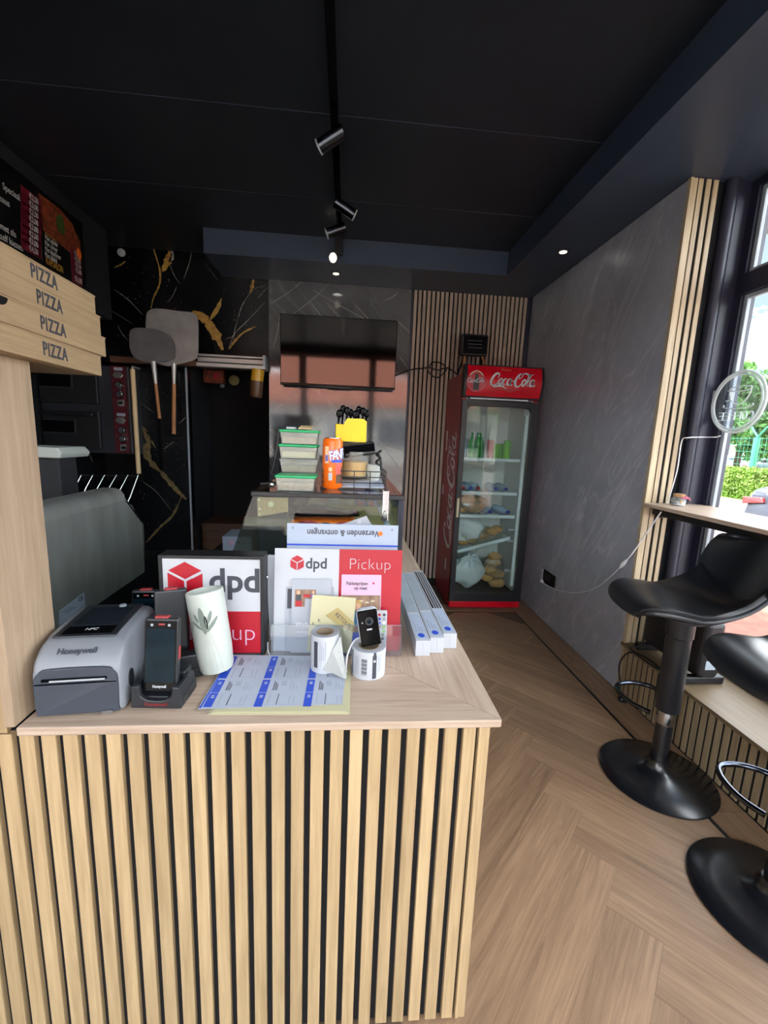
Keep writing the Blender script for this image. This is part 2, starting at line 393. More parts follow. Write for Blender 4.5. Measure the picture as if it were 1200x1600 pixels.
# ---- floor: sub-floor, herringbone planks, inlay strips, border planks
fl = struct(MB().box(LEFT-.1, WINX+.1, FRONT-.1, 5.1, -.06, -.002).build('floor', 'grout'))
W_, L_ = .16, .98
def plank_poly(p, u, v, clipx):
    """rectangle from corner p along u (length) and v (width), clipped at x = clipx"""
    q = [p, p+u*L_, p+u*L_+v*W_, p+v*W_]; out = []
    for i in range(4):
        a, b = q[i], q[(i+1) % 4]
        if a.x <= clipx: out.append(a)
        if (a.x-clipx)*(b.x-clipx) < 0: out.append(a+(b-a)*((clipx-a.x)/(b.x-a.x)))
    return out
s2 = math.sqrt(.5)
def add_plank(poly, u, dz):
    c = sum(poly, Vector((0, 0)))/len(poly)
    ang = math.atan2(u.y, u.x); R_ = Matrix.Rotation(-ang, 2)
    loc = [R_ @ ((p-c)*.9985) for p in poly]
    o = MB().prism([(p.x, p.y, -.004) for p in loc], (0, 0, .004+dz)).build('plank', 'floor_plank', fl, (c.x, c.y, 0), (0, 0, ang))
    return o
Ad, Bd = Vector((s2, -s2)), Vector((-s2, -s2))
for k in range(-9, 12):
    P = Vector((.861, 1.081+.2263*k))
    for u, v in ((Ad, Vector((s2, s2))), (Bd, Vector((s2, -s2)))):
        poly = plank_poly(P, u, v, 1.474)
        poly2 = [q for q in poly]
        if len(poly2) < 3: continue
        if max(q.y for q in poly2) > 3.425:      # clip at the inlay strip before the fridge
            out = []
            for i in range(len(poly2)):
                a, b = poly2[i], poly2[(i+1) % len(poly2)]
                if a.y <= 3.425: out.append(a)
                if (a.y-3.425)*(b.y-3.425) < 0: out.append(a+(b-a)*((3.425-a.y)/(b.y-a.y)))
            poly2 = out
        if len(poly2) < 3 or max(q.y for q in poly2) < -.9: continue
        add_plank(poly2, u, random.uniform(-.0004, .0004))
for x0, x1, y0, y1 in ((1.476, 1.489, -.95, 3.44), (.36, 1.476, 3.427, 3.44)):
    MB().box(x0, x1, y0, y1, -.004, .0003).build('inlay_strip', 'black_strip', fl)
y = -.95
for ln in (1.15, 1.2, 1.2, 1.2):
    MB().box(-ln/2+.001, ln/2-.001, -.0825, .0825, -.004, 0).build('border_plank', 'floor_plank', fl, (1.574, y+ln/2, 0), (0, 0, 0)).rotation_euler.z = PI/2
    fl.children[-1].location = (1.574, y+ln/2, 0); y += ln
for x0, x1 in ((.36, 1.0), (1.0, 1.49)):
    MB().box(-(x1-x0)/2+.001, (x1-x0)/2-.001, -.08, .08, -.004, 0).build('border_plank', 'floor_plank', fl, ((x0+x1)/2, 3.522, 0))
MB().box(LEFT, -.4, .97, 4.9, -.004, .001).build('kitchen_floor', 'oven_body', fl)

# ---- ceiling, lowered bands
ce = struct(MB().box(LEFT-.1, WINX+.25, FRONT-.2, 5.1, ZM, ZM+.3).build('ceiling', 'ceiling_paint'))
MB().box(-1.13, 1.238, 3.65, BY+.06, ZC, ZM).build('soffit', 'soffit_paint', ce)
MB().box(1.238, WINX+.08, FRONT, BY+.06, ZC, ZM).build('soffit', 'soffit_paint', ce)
# faint board joints of the main ceiling
for yy in (1.62, 2.35, 3.1):
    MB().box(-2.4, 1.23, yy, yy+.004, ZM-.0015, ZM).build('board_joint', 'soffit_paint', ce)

# ---- right wall: two stone panels, then the slatted return and the ledge under the window
wr = struct(MB().box(WX+.004, WX+.16, 2.26, BY+.1, 0, ZC).build('wall_right', 'black_paint'))
for y0, y1 in ((2.262, 2.835), (2.838, BY)):
    MB().box(0, .012, -(y1-y0)/2, (y1-y0)/2, .004, ZC-.002).build('wall_panel', 'wall_stone', wr, (WX-.004, (y0+y1)/2, 0))
MB().box(WX-.008, WX+.0035, 2.2405, 2.262, .02, ZC-.001).build('corner_trim', 'oak_trim', wr)
# return wall with four slats, dark wall beyond them, a round pipe
wt = struct(MB().box(WX+.012, 2.06, 2.262, 2.40, .30, ZC).build('wall_return', 'black_paint'))
sl = MB().box(-.0125, .0125, -.004, .003, .317, ZC-.002).build('slat', 'oak_trim', wt, (1.6765, 2.2465, 0), bevel=.0008, seg=1)
for x in (1.708, 1.749, 1.788):
    c = dup(sl, wt); c.location.x = x
MB().box(WX+.004, 1.803, 2.250, 2.262, .316, ZC-.001).build('felt_backing', 'felt', wt)
MB().cyl((1.865, 2.235, .316), (1.865, 2.235, ZC), .028, n=20).build('vertical_pipe', 'dark_post', wt, smooth=True)
MB().box(1.90, 1.975, 2.232, 2.262, .316, ZC).build('dark_post', 'dark_post', wt, bevel=.004)
# low slatted wall and its ledge board
wl = struct(MB().box(WX+.004, 2.06, FRONT, 2.262, 0, .296).build('wall_ledge', 'felt'))
sl2 = MB().box(-.003, .004, -.0135, .0135, .006, .294).build('slat', 'ledge_slat', wl, (WX, 2.225, 0), bevel=.0008, seg=1)
for k in range(1, 52):
    c = dup(sl2, wl); c.location.y = 2.225-.0405*k
MB().box(WX-.018, WINX-.01, FRONT, 2.262, .296, .316).build('ledge_board', 'oak_ledge', wl, bevel=.001)
MB().box(WX-.004, WX+.004, FRONT, 2.26, 0, .006).build('base_shadow', 'black_strip', wl)  # black strip put in for the shadow along the slat base

# ---- right window
def window(name, X, y0, y1, z0, z1, zt, mullions):
    wd = struct(MB().box(X-.03, X+.05, y1-.075, y1, z0, z1).build(name, 'dark_post', bevel=.003))
    def fr(nm, *a): MB().box(*a).build(nm, 'dark_post', wd, bevel=.003)
    fr('frame', X-.03, X+.05, y0, y0+.075, z0, z1); fr('frame', X-.03, X+.05, y0+.075, y1-.075, z1-.04, z1)
    fr('frame', X-.03, X+.05, y0+.075, y1-.075, z0, z0+.07); fr('transom', X-.035, X+.055, y0+.075, y1-.075, zt, zt+.10)
    ys = [y0+.075]+[v for m in mullions for v in (m-.035, m+.035)]+[y1-.075]
    for m in mullions: fr('mullion', X-.03, X+.05, m-.035, m+.035, z0+.07, z1-.04)
    for i in range(0, len(ys), 2):
        a, b = ys[i], ys[i+1]
        for c, d in ((z0+.07, zt), (zt+.10, z1-.04)):
            MB().box(X+.008, X+.014, a-.005, b+.005, c-.005, d+.005).build('pane', 'pane', wd)
            for q in ((a, a+.022, c, d), (b-.022, b, c, d), (a+.022, b-.022, c, c+.022), (a+.022, b-.022, d-.022, d)):
                MB().box(X-.012, X+.008, q[0], q[1], q[2], q[3]).build('glazing_bead', 'pvc_grey', wd, bevel=.003)
    return wd
window('window_1', WINX, FRONT+.1, 2.262, .316, ZC, 2.24, [.55])

# ---- back wall: grey stone, slats, black marble, passage
wb = struct(MB().box(-.738, WX, BY+.005, BY+.12, 0, ZC).build('wall_back', 'felt'))
MB().box(-.635, .635, -.012, .012, .004, ZC-.001).build('wall_panel', 'grey_stone', wb, (-.098, BY-.002, 0))
MB().box(.535, .552, BY-.022, BY+.006, 0, ZC-.001).build('edge_trim', 'dark_post', wb)
sl3 = MB().box(-.0135, .0135, -.014, .004, .004, ZC-.002).build('slat', 'oak_back', wb, (.572, BY, 0), bevel=.0008, seg=1)
for k in range(1, 26):
    c = dup(sl3, wb); c.location.x = .572+.0411*k
MB().box(1.612, WX-.005, BY-.03, BY+.006, 0, ZC-.001).build('corner_post', 'dark_post', wb)
MB().box(.55, 1.62, BY-.02, BY+.004, 0, .07).build('baseboard', 'black_strip', wb)
wm = struct(MB().box(-1.885, -1.47, BY, BY+.12, 0, ZM).build('wall_kitchen', 'black_marble'))
MB().box(LEFT, -1.885, BY, BY+.12, 0, .95).build('marble_panel', 'black_marble', wm)
MB().box(LEFT, -1.885, BY, BY+.12, 2.02, ZM).build('marble_panel', 'black_marble', wm)
MB().box(LEFT, -1.6, 4.88, 4.94, 0, ZM).build('recess_back', 'black_paint', wm)
MB().box(-1.47, -.738, BY+.004, BY+.12, 2.06, ZM).build('marble_panel', 'black_marble', wm)
MB().box(-1.474, -1.460, BY-.004, BY+.01, .1, 2.0).build('corner_bead', 'pvc_grey', wm)
# the passage behind the opening
wp = struct(MB().box(-1.6, -.6, 4.86, 4.92, 0, 2.4).build('wall_passage', 'felt'))
MB().box(-1.6, -1.48, BY+.12, 4.86, 0, 2.4).build('side_wall', 'black_paint', wp)
MB().box(-.73, -.6, BY+.12, 4.86, 0, 2.4).build('side_wall', 'black_paint', wp)
MB().box(-1.6, -.6, BY+.12, 4.9, 2.3, 2.4).build('passage_ceiling', 'black_paint', wp)
# marble figure: gold and white veins inlaid in the back wall, following the slab
def vein(pts, wd, mat, parent=wm, Y=BY-.0012):
    P = smooth_pts([(*at(px, py, Y=Y).xz, 0) for px, py in pts], 5)
    n = len(P); rnd = random.Random(len(pts)*7+int(pts[0][0]))
    wd *= .45 if mat == 'white_vein' else .8
    ws = [max(.0015, wd*(.35+1.0*math.sin(PI*i/(n-1)))*rnd.uniform(.55, 1.45)) for i in range(n)]
    MB().ribbon([(p.x, p.y) for p in P], ws, (0, Y, 0), (1, 0, 0), (0, 0, 1), .0006).build('vein', mat, parent)
vein([(265, 392), (262, 408), (254, 424)], .05, 'gold_vein'); vein([(268, 392), (270, 400), (264, 410)], .05, 'white_vein')
vein([(264, 410), (272, 430), (281, 443)], .008, 'white_vein'); vein([(240, 389), (245, 405), (250, 424), (249, 445), (240, 465), (236, 482)], .014, 'gold_vein')
vein([(299, 394), (296, 410), (287, 436)], .012, 'white_vein'); vein([(276, 448), (270, 462), (262, 472)], .006, 'white_vein')
vein([(178, 452), (200, 468), (223, 492)], .010, 'white_vein'); vein([(178, 418), (188, 414), (196, 408)], .014, 'gold_vein')
vein([(184, 508), (190, 520), (200, 532)], .008, 'white_vein'); vein([(160, 478), (185, 492), (208, 507)], .006, 'white_vein')
vein([(300, 487), (318, 497), (330, 512), (341, 530), (348, 547)], .075, 'gold_vein'); vein([(328, 500), (340, 482), (346, 466)], .035, 'gold_vein')
vein([(396, 437), (394, 448), (391, 458)], .03, 'gold_vein'); vein([(392, 456), (378, 478), (372, 498)], .012, 'white_vein')
vein([(418, 446), (400, 450), (388, 462)], .006, 'white_vein'); vein([(419, 448), (410, 458), (403, 466)], .008, 'white_vein')
vein([(414, 472), (390, 498), (368, 520), (357, 545)], .010, 'white_vein'); vein([(400, 510), (380, 520), (366, 534), (358, 546)], .018, 'gold_vein')
vein([(372, 498), (367, 515), (364, 525), (352, 530)], .008, 'white_vein')
vein([(204, 655), (220, 668), (232, 674)], .03, 'dull_gold'); vein([(224, 672), (232, 690), (228, 706), (238, 725), (252, 738)], .055, 'dull_gold')
vein([(236, 688), (243, 700)], .02, 'dull_gold'); vein([(248, 733), (264, 752), (280, 770), (291, 780)], .045, 'dull_gold')
vein([(283, 778), (270, 805), (250, 824), (228, 848)], .022, 'dull_gold'); vein([(222, 752), (244, 768), (266, 796)], .007, 'white_vein')
vein([(272, 690), (262, 697), (256, 702)], .007, 'white_vein'); vein([(218, 630), (228, 636), (240, 644)], .007, 'white_vein'); vein([(290, 652), (280, 662)], .007, 'white_vein')
vein([(320, 412), (330, 424), (340, 438)], .005, 'white_vein'); vein([(140, 560+150), (145, 722)], .006, 'white_vein')
for a_, b_ in (((422, 475), (477, 435)), ((519, 438), (455, 493)), ((488, 453), (580, 504)), ((484, 471), (503, 497)), ((552, 473), (580, 504)), ((437, 493), (426, 545)), ((513, 477), (532, 499)), ((620, 552), (638, 576)), ((436, 668), (424, 740)), ((583, 679), (632, 742)), ((590, 690), (628, 704)), ((600, 470), (622, 456)), ((430, 640), (470, 600)), ((455, 690), (520, 640)), ((640, 520), (620, 500))):
    c_ = ((a_[0]+b_[0])/2+2, (a_[1]+b_[1])/2+1.5); vein([a_, c_, b_], .009, 'white_vein', wb, BY-.0147)
sp = MB()
for _ in range(130):
    px, py = random.choice(((random.uniform(215, 288), random.uniform(600, 830)), (random.uniform(180, 300), random.uniform(400, 560)), (random.uniform(350, 415), random.uniform(440, 540))))
    p = at(px, py, Y=BY-.001); s_ = random.uniform(.001, .0032); sp.box(p.x-s_, p.x+s_, BY-.0012, BY+.001, p.z-s_, p.z+s_)
tag(sp.build('mineral_specks', 'white_vein', wm), None, None, None, 'stuff')

# ---- left wall, hood bulkhead, front wall and its shop window
struct(MB().box(LEFT-.12, LEFT, FRONT, 5.1, 0, ZM).build('wall_left', 'black_paint'))
tb = struct(MB().box(LEFT, -1.925, .6, 3.85, 2.30, ZM).build('trim_1', 'black_paint'))
wf = struct(MB().box(LEFT-.12, WINX+.05, FRONT-.14, FRONT, 0, .18).build('wall_front', 'black_paint'))
MB().box(LEFT-.12, WINX+.05, FRONT-.14, FRONT, 2.84, ZM).build('lintel', 'black_paint', wf)
for x0, x1 in ((LEFT-.12, -2.3), (1.86, WINX+.05)): MB().box(x0, x1, FRONT-.14, FRONT, .18, 2.84).build('pier', 'black_paint', wf)
def shop_window(name, x0, x1):
    wd = struct(MB().box(x0, x0+.07, FRONT-.10, FRONT-.03, .18, 2.84).build(name, 'dark_post'))
    for a in ((x1-.07, x1, .18, 2.84), (x0+.07, x1-.07, .18, .26), (x0+.07, x1-.07, 2.77, 2.84)):
        MB().box(a[0], a[1], FRONT-.10, FRONT-.03, a[2], a[3]).build('frame', 'dark_post', wd)
    MB().box(x0+.065, x1-.065, FRONT-.07, FRONT-.064, .255, 2.775).build('pane', 'pane', wd)
shop_window('window_2', -2.3, -.95); shop_window('window_3', -.95, .45); shop_window('window_4', .45, 1.86)
# brick outside the window pier and a roof slab over it all
struct(MB().box(LEFT-.3, WINX+.3, FRONT-.3, 5.3, ZM+.3, ZM+.45).build('roof', 'brick'))
struct(MB().box(WINX+.06, WINX+.2, 2.62, 5.2, -.1, ZM+.3).build('wall_outside', 'brick'))
struct(MB().box(LEFT-.3, WINX, 5.0, 5.12, 0, ZM+.3).build('wall_rear', 'brick'))

# ================================================================== service counter
counter = thing('service_counter', 'L-shaped counter faced with pale oak slats on black felt', 'counter', (0, .85, 0))
counter_o = Vector((0, .85, 0))
def cbox(nm, mat, x0, x1, y0, y1, z0, z1, **k):
    return MB().box(x0, x1, y0-.85, y1-.85, z0, z1).build(nm, mat, counter, **k)
cbox('felt_front', 'felt', -1.25, .3265, .850, .860, .004, .831)
cbox('front_carcass', 'black_paint', -1.25, .3265, .860, 1.24, .004, .828)
cbox('side_carcass', 'black_paint', -.46, .3265, 1.24, 3.0, .004, .828)
csl = MB().box(-.014, .014, -.013, .001, .006, .829).build('slat', 'oak_slat', counter, (-.665+.0139+.014, 0, 0), bevel=.0008, seg=1)
for k in range(1, 23):
    c = dup(csl, counter); c.location.x = -.665+.0139+.014+.0419*k
for k in range(1, 14):
    c = dup(csl, counter); c.location.x = -.665+.0139+.014-.0419*k
cbox('corner_slat', 'oak_slat', .3055, .3125, .835, .851, .006, .829)
cbox('corner_slat', 'oak_slat', .3130, .3305, .837, .851, .006, .829, bevel=.001)
side_sl = MB().box(-.001, .013, -.014, .014, .006, .829).build('slat', 'oak_slat', counter, (.3265, .08, 0), bevel=.0008, seg=1)
for k in range(1, 50):
    c = dup(side_sl, counter); c.location.y = .08+.0419*k
# worktop: mitred front and side boards
wk = thing('worktop', 'light oak-look worktop running round the counter corner, mitred', 'worktop', (0, 1, .831))
def wbox(poly, nm, mat): return MB().prism([(x, y-1, .0) for x, y in poly], (0, 0, .019)).build(nm, mat, wk, bevel=.0025)
wbox([(-.648, .828), (.352, .828), (-.07, 1.25), (-.648, 1.25)], 'front_board', 'oak_top_x')
wbox([(.3525, .8285), (.352, 2.98), (-.47, 2.98), (-.47, 1.2505), (-.0695, 1.2505)], 'side_board', 'oak_top')
# upright panel that closes the tall end
tp = tag(MB().box(-.0095, .0095, -.07, .07, 0, .725).build('upright_panel', 'oak_panel', None, (-.6605, .9, .8502), bevel=.001), 'upright oak-look end panel standing beside the label printer', 'panel')
tc_ = thing('tall_cabinet', 'tall end cabinet faced with oak slats left of the upright oak panel', 'cabinet', (-.96, .9, .832))
MB().box(-.29, .2865, -.036, .07, 0, .7425).build('carcass', 'black_paint', tc_)
MB().box(-.29, .2865, -.05, -.037, 0, .738).build('felt_backing', 'felt', tc_)
tsl = MB().box(-.014, .014, -.062, -.050, 0, .738).build('slat', 'oak_slat', tc_, (.273, 0, 0), bevel=.0008, seg=1)
for k in range(1, 14):
    c = dup(tsl, tc_); c.location.x = .273-.0419*k

# ================================================================== out of doors (seen through the shop windows)
ZG = -.03
g = struct(MB().box(-60, 80, -60, 80, ZG-.2, ZG-.05).build('ground', 'road'))
struct(MB().box(12.2, 17.5, -12, 60, ZG-.06, ZG+.02).build('lawn', 'grass'))
struct(MB().box(2.2, 4.2, -8, 30, ZG-.06, ZG).build('pavement', 'brick_paver'))
struct(MB().box(-12, 2.2, -5, FRONT-.1, ZG-.06, ZG).build('pavement', 'slab'))
struct(MB().box(4.2, 10.6, -12, 40, ZG-.06, ZG-.02).build('road', 'road'))
struct(MB().box(-40, 4.2, -12, -5, ZG-.06, ZG-.02).build('road', 'road'))
struct(MB().box(10.6, 10.75, -12, 40, ZG-.06, ZG+.06).build('kerb', 'slab'))
struct(MB().box(10.75, 12.2, -12, 40, ZG-.06, ZG+.03).build('verge', 'verge'))
struct(MB().box(17.5, 24, -12, 60, ZG-.05, ZG).build('car_park', 'road'))
rnd = random.Random(3)
def leaf(bm, c, s, nrm=None):
    n = nrm or Vector((rnd.gauss(0, 1), rnd.gauss(0, 1), rnd.gauss(0, 1)+.6)).normalized()
    a = n.orthogonal().normalized(); a.rotate(Matrix.Rotation(rnd.uniform(0, 6.28), 3, n)); b = n.cross(a)
    vs = [bm.verts.new(Vector(c)+a*s*x+b*s*y+n*s*zz) for x, y, zz in ((-1, 0, 0), (0, .5, .12), (1, 0, 0), (0, -.5, .12))]
    bm.faces.new(vs)
# hedge: clipped box of leaves over a twiggy core
hd = thing('hedge', 'long clipped green hedge beyond the road outside the side window', 'hedge', (12.9, 14, ZG))
MB().box(-.38, .38, -9, 14, -.05, .86).build('core', 'leaf_hedge', hd)
m = MB()
for _ in range(26000):
    y = rnd.uniform(-5.5, 3); f = rnd.random()
    if f < .62: p = (-.42+rnd.uniform(-.06, .06), y, rnd.uniform(0, .94))
    else: p = (rnd.uniform(-.42, .42), y, 0.94+rnd.uniform(-.07, .06)+.05*noise.noise(Vector((y*1.5, 0, 0))))
    leaf(m.bm, p, rnd.uniform(.035, .065))
tag(m.build('leaves', 'leaf_hedge', hd), None, None, None, 'stuff')
# green wire fence behind the hedge
fe = thing('mesh_fence', 'green wire mesh fence with forked post tops behind the hedge', 'fence', (13.6, 13.5, ZG))
for i in range(-5, 6):
    t_ = .045 if i != 0 else .09
    p = MB().cyl((0, 0, -.05), (0, 0, 2.0), t_, n=8).cyl((0, 0, 2.0), (.0, -.28, 2.35), .03, n=6).cyl((0, 0, 2.0), (0, .28, 2.35), .03, n=6)
    p.build('post', 'fence_green', fe, (0, i*1.25, 0))
m = MB()
for k in range(9): m.box(-.006, .006, -7, 7, .2+.22*k, .212+.22*k)
for k in range(90): m.box(-.004, .004, -7+.155*k, -6.993+.155*k, .1, 2.0)
m.build('wire_mesh', 'fence_green', fe)
def tree(label, x, y, h, r, nl, seed, mat='leaf_tree', name='leafy_tree', trunk=.16, low=.46):
    tr = thing(name, label, 'tree', (x, y, ZG)); R_ = random.Random(seed)
    MB().tube([(0, 0, -.1), (.05, 0, h*.3), (-.05, .05, h*.75)], [trunk, trunk*.8, trunk*.3], 8).build('trunk', 'bark', tr, smooth=True)
    m = MB(); lobes = [(Vector((R_.gauss(0, .45)*r, R_.gauss(0, .45)*r, h*(low+(1-low)*R_.random()))), r*R_.uniform(.35, .6)) for _ in range(14)]
    for c, q in lobes:
        for _ in range(nl//14):
            d = Vector((R_.gauss(0, 1), R_.gauss(0, 1), R_.gauss(0, 1))).normalized()*q*R_.uniform(.55, 1.05)
            leaf(m.bm, c+d, R_.uniform(.09, .17))
    tag(m.build('foliage', mat, tr), None, None, None, 'stuff')
c = at(1120, 600, X=14.9); tree('tall leafy tree rising nearest the window frame outside', c.x, c.y, 4.9, 1.2, 7000, 5)
c = at(1165, 640, X=18.2); tree('broad leafy tree behind the neon ring outside', c.x, c.y, 4.6, 1.5, 8000, 6)
c = at(1224, 660, X=17.2); tree('lower leafy tree at the right edge of the view outside', c.x, c.y-.6, 3.4, 1.2, 7000, 8)
c = at(1112, 695, X=16.6); tree('small yellow-green bush behind the wire fence', c.x, c.y, 1.9, .8, 1800, 9, 'leaf_bush', 'round_bush', .06, .25)
# row house and parked cars across the car park
def house(name, label, o, wid, dep, h, roof_h, rotz, wins, door, wallmat='brick', roofmat='roof_tile'):
    hs = thing(name, label, 'house', o, rotz)
    MB().box(-wid/2, wid/2, 0, dep, -.1, h).build('walls', wallmat, hs)
    MB().prism([(-wid/2-.3, -.4, h-.05), (-wid/2-.3, dep/2, h+roof_h), (-wid/2-.3, dep+.4, h-.05)], (wid+.6, 0, 0)).build('roof', roofmat, hs)
    for (x0, x1, z0, z1) in wins:
        f = MB().box(x0, x1, -.05, .06, z0, z0+.08).box(x0, x1, -.05, .06, z1-.08, z1).box(x0, x0+.08, -.05, .06, z0, z1).box(x1-.08, x1, -.05, .06, z0, z1).box((x0+x1)/2-.04, (x0+x1)/2+.04, -.05, .06, z0, z1).build('window', 'white', hs)
        MB().box(x0+.07, x1-.07, -.02, .02, z0+.07, z1-.07).build('window_pane', 'car_glass', f)
    for (x0, x1, z1) in door: MB().box(x0, x1, -.05, .05, 0, z1).build('door', 'white', hs)
    return hs
c = at(1150, 700, X=26)
house('brick_house', 'low brown brick house with white windows beyond the wire fence', (28, c.y-1, ZG), 26, 8, 3.0, 2.2, -PI/2-.12, [(-9, -7.4, .9, 2.3), (-5.6, -4, .9, 2.3), (-2.2, .4, .8, 2.3), (2.2, 3.6, .9, 2.3), (6, 7.6, .9, 2.3)], [(1.0, 1.9, 2.2), (4.4, 5.3, 2.2)])
house('tiled_house', 'white house with an orange tiled roof across the street behind the viewer', (-1.0, -17, ZG), 22, 8, 3.3, 2.2, PI, [(-9, -7, 1, 2.6), (-5, -2.6, 1, 2.6), (1.5, 3.5, 1, 2.6), (6, 8.6, 1, 2.6)], [(-1, .2, 2.3)], 'render_white')
def car(name, label, o, rotz, paint, detail=False, group=None):
    ca = thing(name, label, 'car', o, rotz, group)
    # local: rear at x=0, nose at x=4.4, width along y
    prof = [(.02, .32), (0, .55), (.04, .78), (.12, .98), (.35, 1.04), (.95, 1.40), (1.25, 1.46), (2.4, 1.46), (3.2, 1.02), (4.1, .90), (4.38, .72), (4.4, .34)]
    b = MB().prism([(x, -.86, z) for x, z in prof], (0, 1.72, 0)).build('body', paint, ca, bevel=.09, seg=3, smooth=True)
    MB().prism([(.42, -.72, 1.07), (.98, -.64, 1.36), (.98, .64, 1.36), (.42, .72, 1.07)], (-.06, 0, .09)).build('rear_window', 'car_glass', ca, bevel=.01)
    for s in (-1, 1):
        MB().prism([(1.0, s*.862, 1.08), (1.25, s*.862, 1.38), (2.4, s*.862, 1.38), (3.0, s*.862, 1.06)], (0, s*.008, 0)).build('side_window', 'car_glass', ca)
        MB().prism([(-.012, s*.82, .76), (-.012, s*.82, .86), (.03, s*.55, .88), (.02, s*.50, .81)], (.05, 0, 0)).build('tail_light', 'tail_red', ca, bevel=.01)
        for x in (.85, 3.5): MB().cyl((x, s*.72, .3), (x, s*.88, .3), .31, n=20).build('wheel', 'tyre', ca, smooth=True)
    MB().box(-.04, .12, -.84, .84, .34, .52).build('bumper', paint, ca, bevel=.04)
    MB().box(-.05, .04, -.26, .26, .40, .49).build('number_plate', 'yellow', ca)
    if detail:
        t_ = MB().tube([( -.02, .075*math.cos(a), .85+.075*math.sin(a)) for a in [2*PI*i/20 for i in range(20)]], .009, 6, True); t_.build('badge', 'chrome', ca, smooth=True)
        MB().box(.04, .13, -.5, .5, .925, .94).build('chrome_strip', 'chrome', ca)
    return ca
c = at(1157, 800, X=5.6); c.y += .16
car('parked_car', 'dark saloon car parked by the window, seen from behind', (5.6, c.y-.88, ZG), -.12, 'car_dark', True)
for px, pt, lb in ((1100, 'car_white', 'white car at the left of the far row beyond the fence'), (1146, 'car_blue', 'pale blue car in the middle of the far row beyond the fence'), (1200, 'car_dark', 'dark car at the right of the far row beyond the fence')):
    c = at(px, 715, X=19.5); car('distant_car', lb, (20.6, c.y*20.6/19.5, ZG), 0, pt)
# street lamp whose long head crosses the upper pane
c = at(1167, 372, X=4.7)
la = thing('street_lamp', 'street lamp with a long pale head outside the upper window pane', 'lamp post', (4.7, c.y-1.3, ZG))
MB().tube([(0, 0, -.05), (0, 0, c.z-ZG+.25)], [.08, .05], 10).build('post', 'lamp_grey', la, smooth=True)
MB().tube([(0, 0, c.z-ZG+.2), (0, .5, c.z-ZG+.08), (0, .75, c.z-ZG+.03)], [.04, .035, .035], 8).build('arm', 'lamp_grey', la, smooth=True)
MB().ball((0, 1.0, c.z-ZG), (.10, .32, .055), 16, 8).build('lamp_head', 'lamp_grey', la, smooth=True)
c = at(1146, 478, X=2.32)
ac = thing('awning_arm', 'short grey tube of the awning outside below the transom', 'awning arm', (2.2, c.y, c.z))
MB().tube([(0, .25, 0), (.12, 0, 0)], .022, 10).ball((.12, 0, 0), .026, 10, 8).build('tube', 'lamp_grey', ac, smooth=True)
MB().box(-.02, .02, .2, .3, -.06, .06).build('bracket', 'lamp_grey', ac)
# trees behind the street at the back of the viewer keep the horizon busy in reflections
tree('round street tree on the far side of the front street', 7.5, -13, 7.0, 2.4, 5000, 21, name='street_tree', trunk=.2)

# ================================================================== television on the stone panel
tv = thing('television', 'flat black television mounted high on the grey stone back wall', 'television', (-.105, 4.035, 2.18))
tv.rotation_euler = (math.radians(1.2), 0, 0)
MB().box(-.512, .512, -.02, .022, -.297, .297).build('casing', 'gloss_black', tv, bevel=.004)
MB().box(-.505, .505, -.0215, -.0195, -.275, .290).build('screen', 'tv_screen', tv)
MB().box(-.1, .12, -.026, -.0, -.303, -.294).build('sensor_bar', 'black_plastic', tv)
MB().box(-.22, .22, .022, .058, -.1, .12).build('wall_bracket', 'black_plastic', tv)

# ================================================================== drinks fridge
FX0, FX1, FY, FB = .905, 1.545, 3.49, 4.08
fr = thing('drinks_fridge', 'tall red glass-door drinks fridge standing in the corner', 'fridge', (0, 0, 0))
def fbox(nm, mat, *a, **k): return MB().box(*a).build(nm, mat, fr, **k)
# cabinet as a hollow shell
fbox('side_panel', 'fridge_side', FX0, FX0+.04, FY+.035, FB, .02, 2.0, bevel=.006)
fbox('side_panel', 'fridge_red', FX1-.04, FX1, FY+.035, FB, .02, 2.0, bevel=.006)
fbox('back_panel', 'fridge_inner', FX0+.04, FX1-.04, FB-.05, FB, .1, 1.82)
fbox('cabinet_base', 'fridge_dark', FX0+.04, FX1-.04, FY+.04, FB, .02, .145)
fbox('cabinet_top', 'fridge_side', FX0+.04, FX1-.04, FY+.045, FB, 1.80, 2.0)
fbox('liner', 'fridge_inner', FX0+.041, FX0+.055, FY+.045, FB-.05, .146, 1.80)
fbox('liner', 'fridge_inner', FX1-.055, FX1-.041, FY+.045, FB-.05, .146, 1.80)
fbox('liner_column', 'fridge_inner', FX1-.26, FX1-.055, FB-.075, FB-.05, .146, 1.80)
plain('tube_light', '#dfeaf0', .4, emit=0)
fbox('light_tube', 'tube_light', FX1-.085, FX1-.06, FY+.05, FY+.075, .2, 1.74)
# door frame, glass, handle strip, kick plate
dr = MB()
dr.box(FX0, FX0+.045, FY, FY+.034, .075, 1.785); dr.box(FX1-.062, FX1, FY, FY+.034, .075, 1.785)
dr.box(FX0+.045, FX1-.062, FY, FY+.034, .075, .150); dr.box(FX0+.045, FX1-.062, FY, FY+.034, 1.735, 1.785)
door = dr.build('door', 'fridge_dark', fr, bevel=.003)
for cx, cz, sx, sz in ((FX0+.045, .150, 1, 1), (FX1-.062, .150, -1, 1), (FX0+.045, 1.735, 1, -1), (FX1-.062, 1.735, -1, -1)):
    MB().prism([(cx, FY+.002, cz), (cx+sx*.035, FY+.002, cz), (cx+sx*.012, FY+.002, cz+sz*.012), (cx, FY+.002, cz+sz*.035)], (0, .03, 0)).build('corner_fillet', 'fridge_dark', door)
MB().box(FX0+.043, FX1-.06, FY+.012, FY+.018, .148, 1.737).build('door_pane', 'fridge_pane', door)
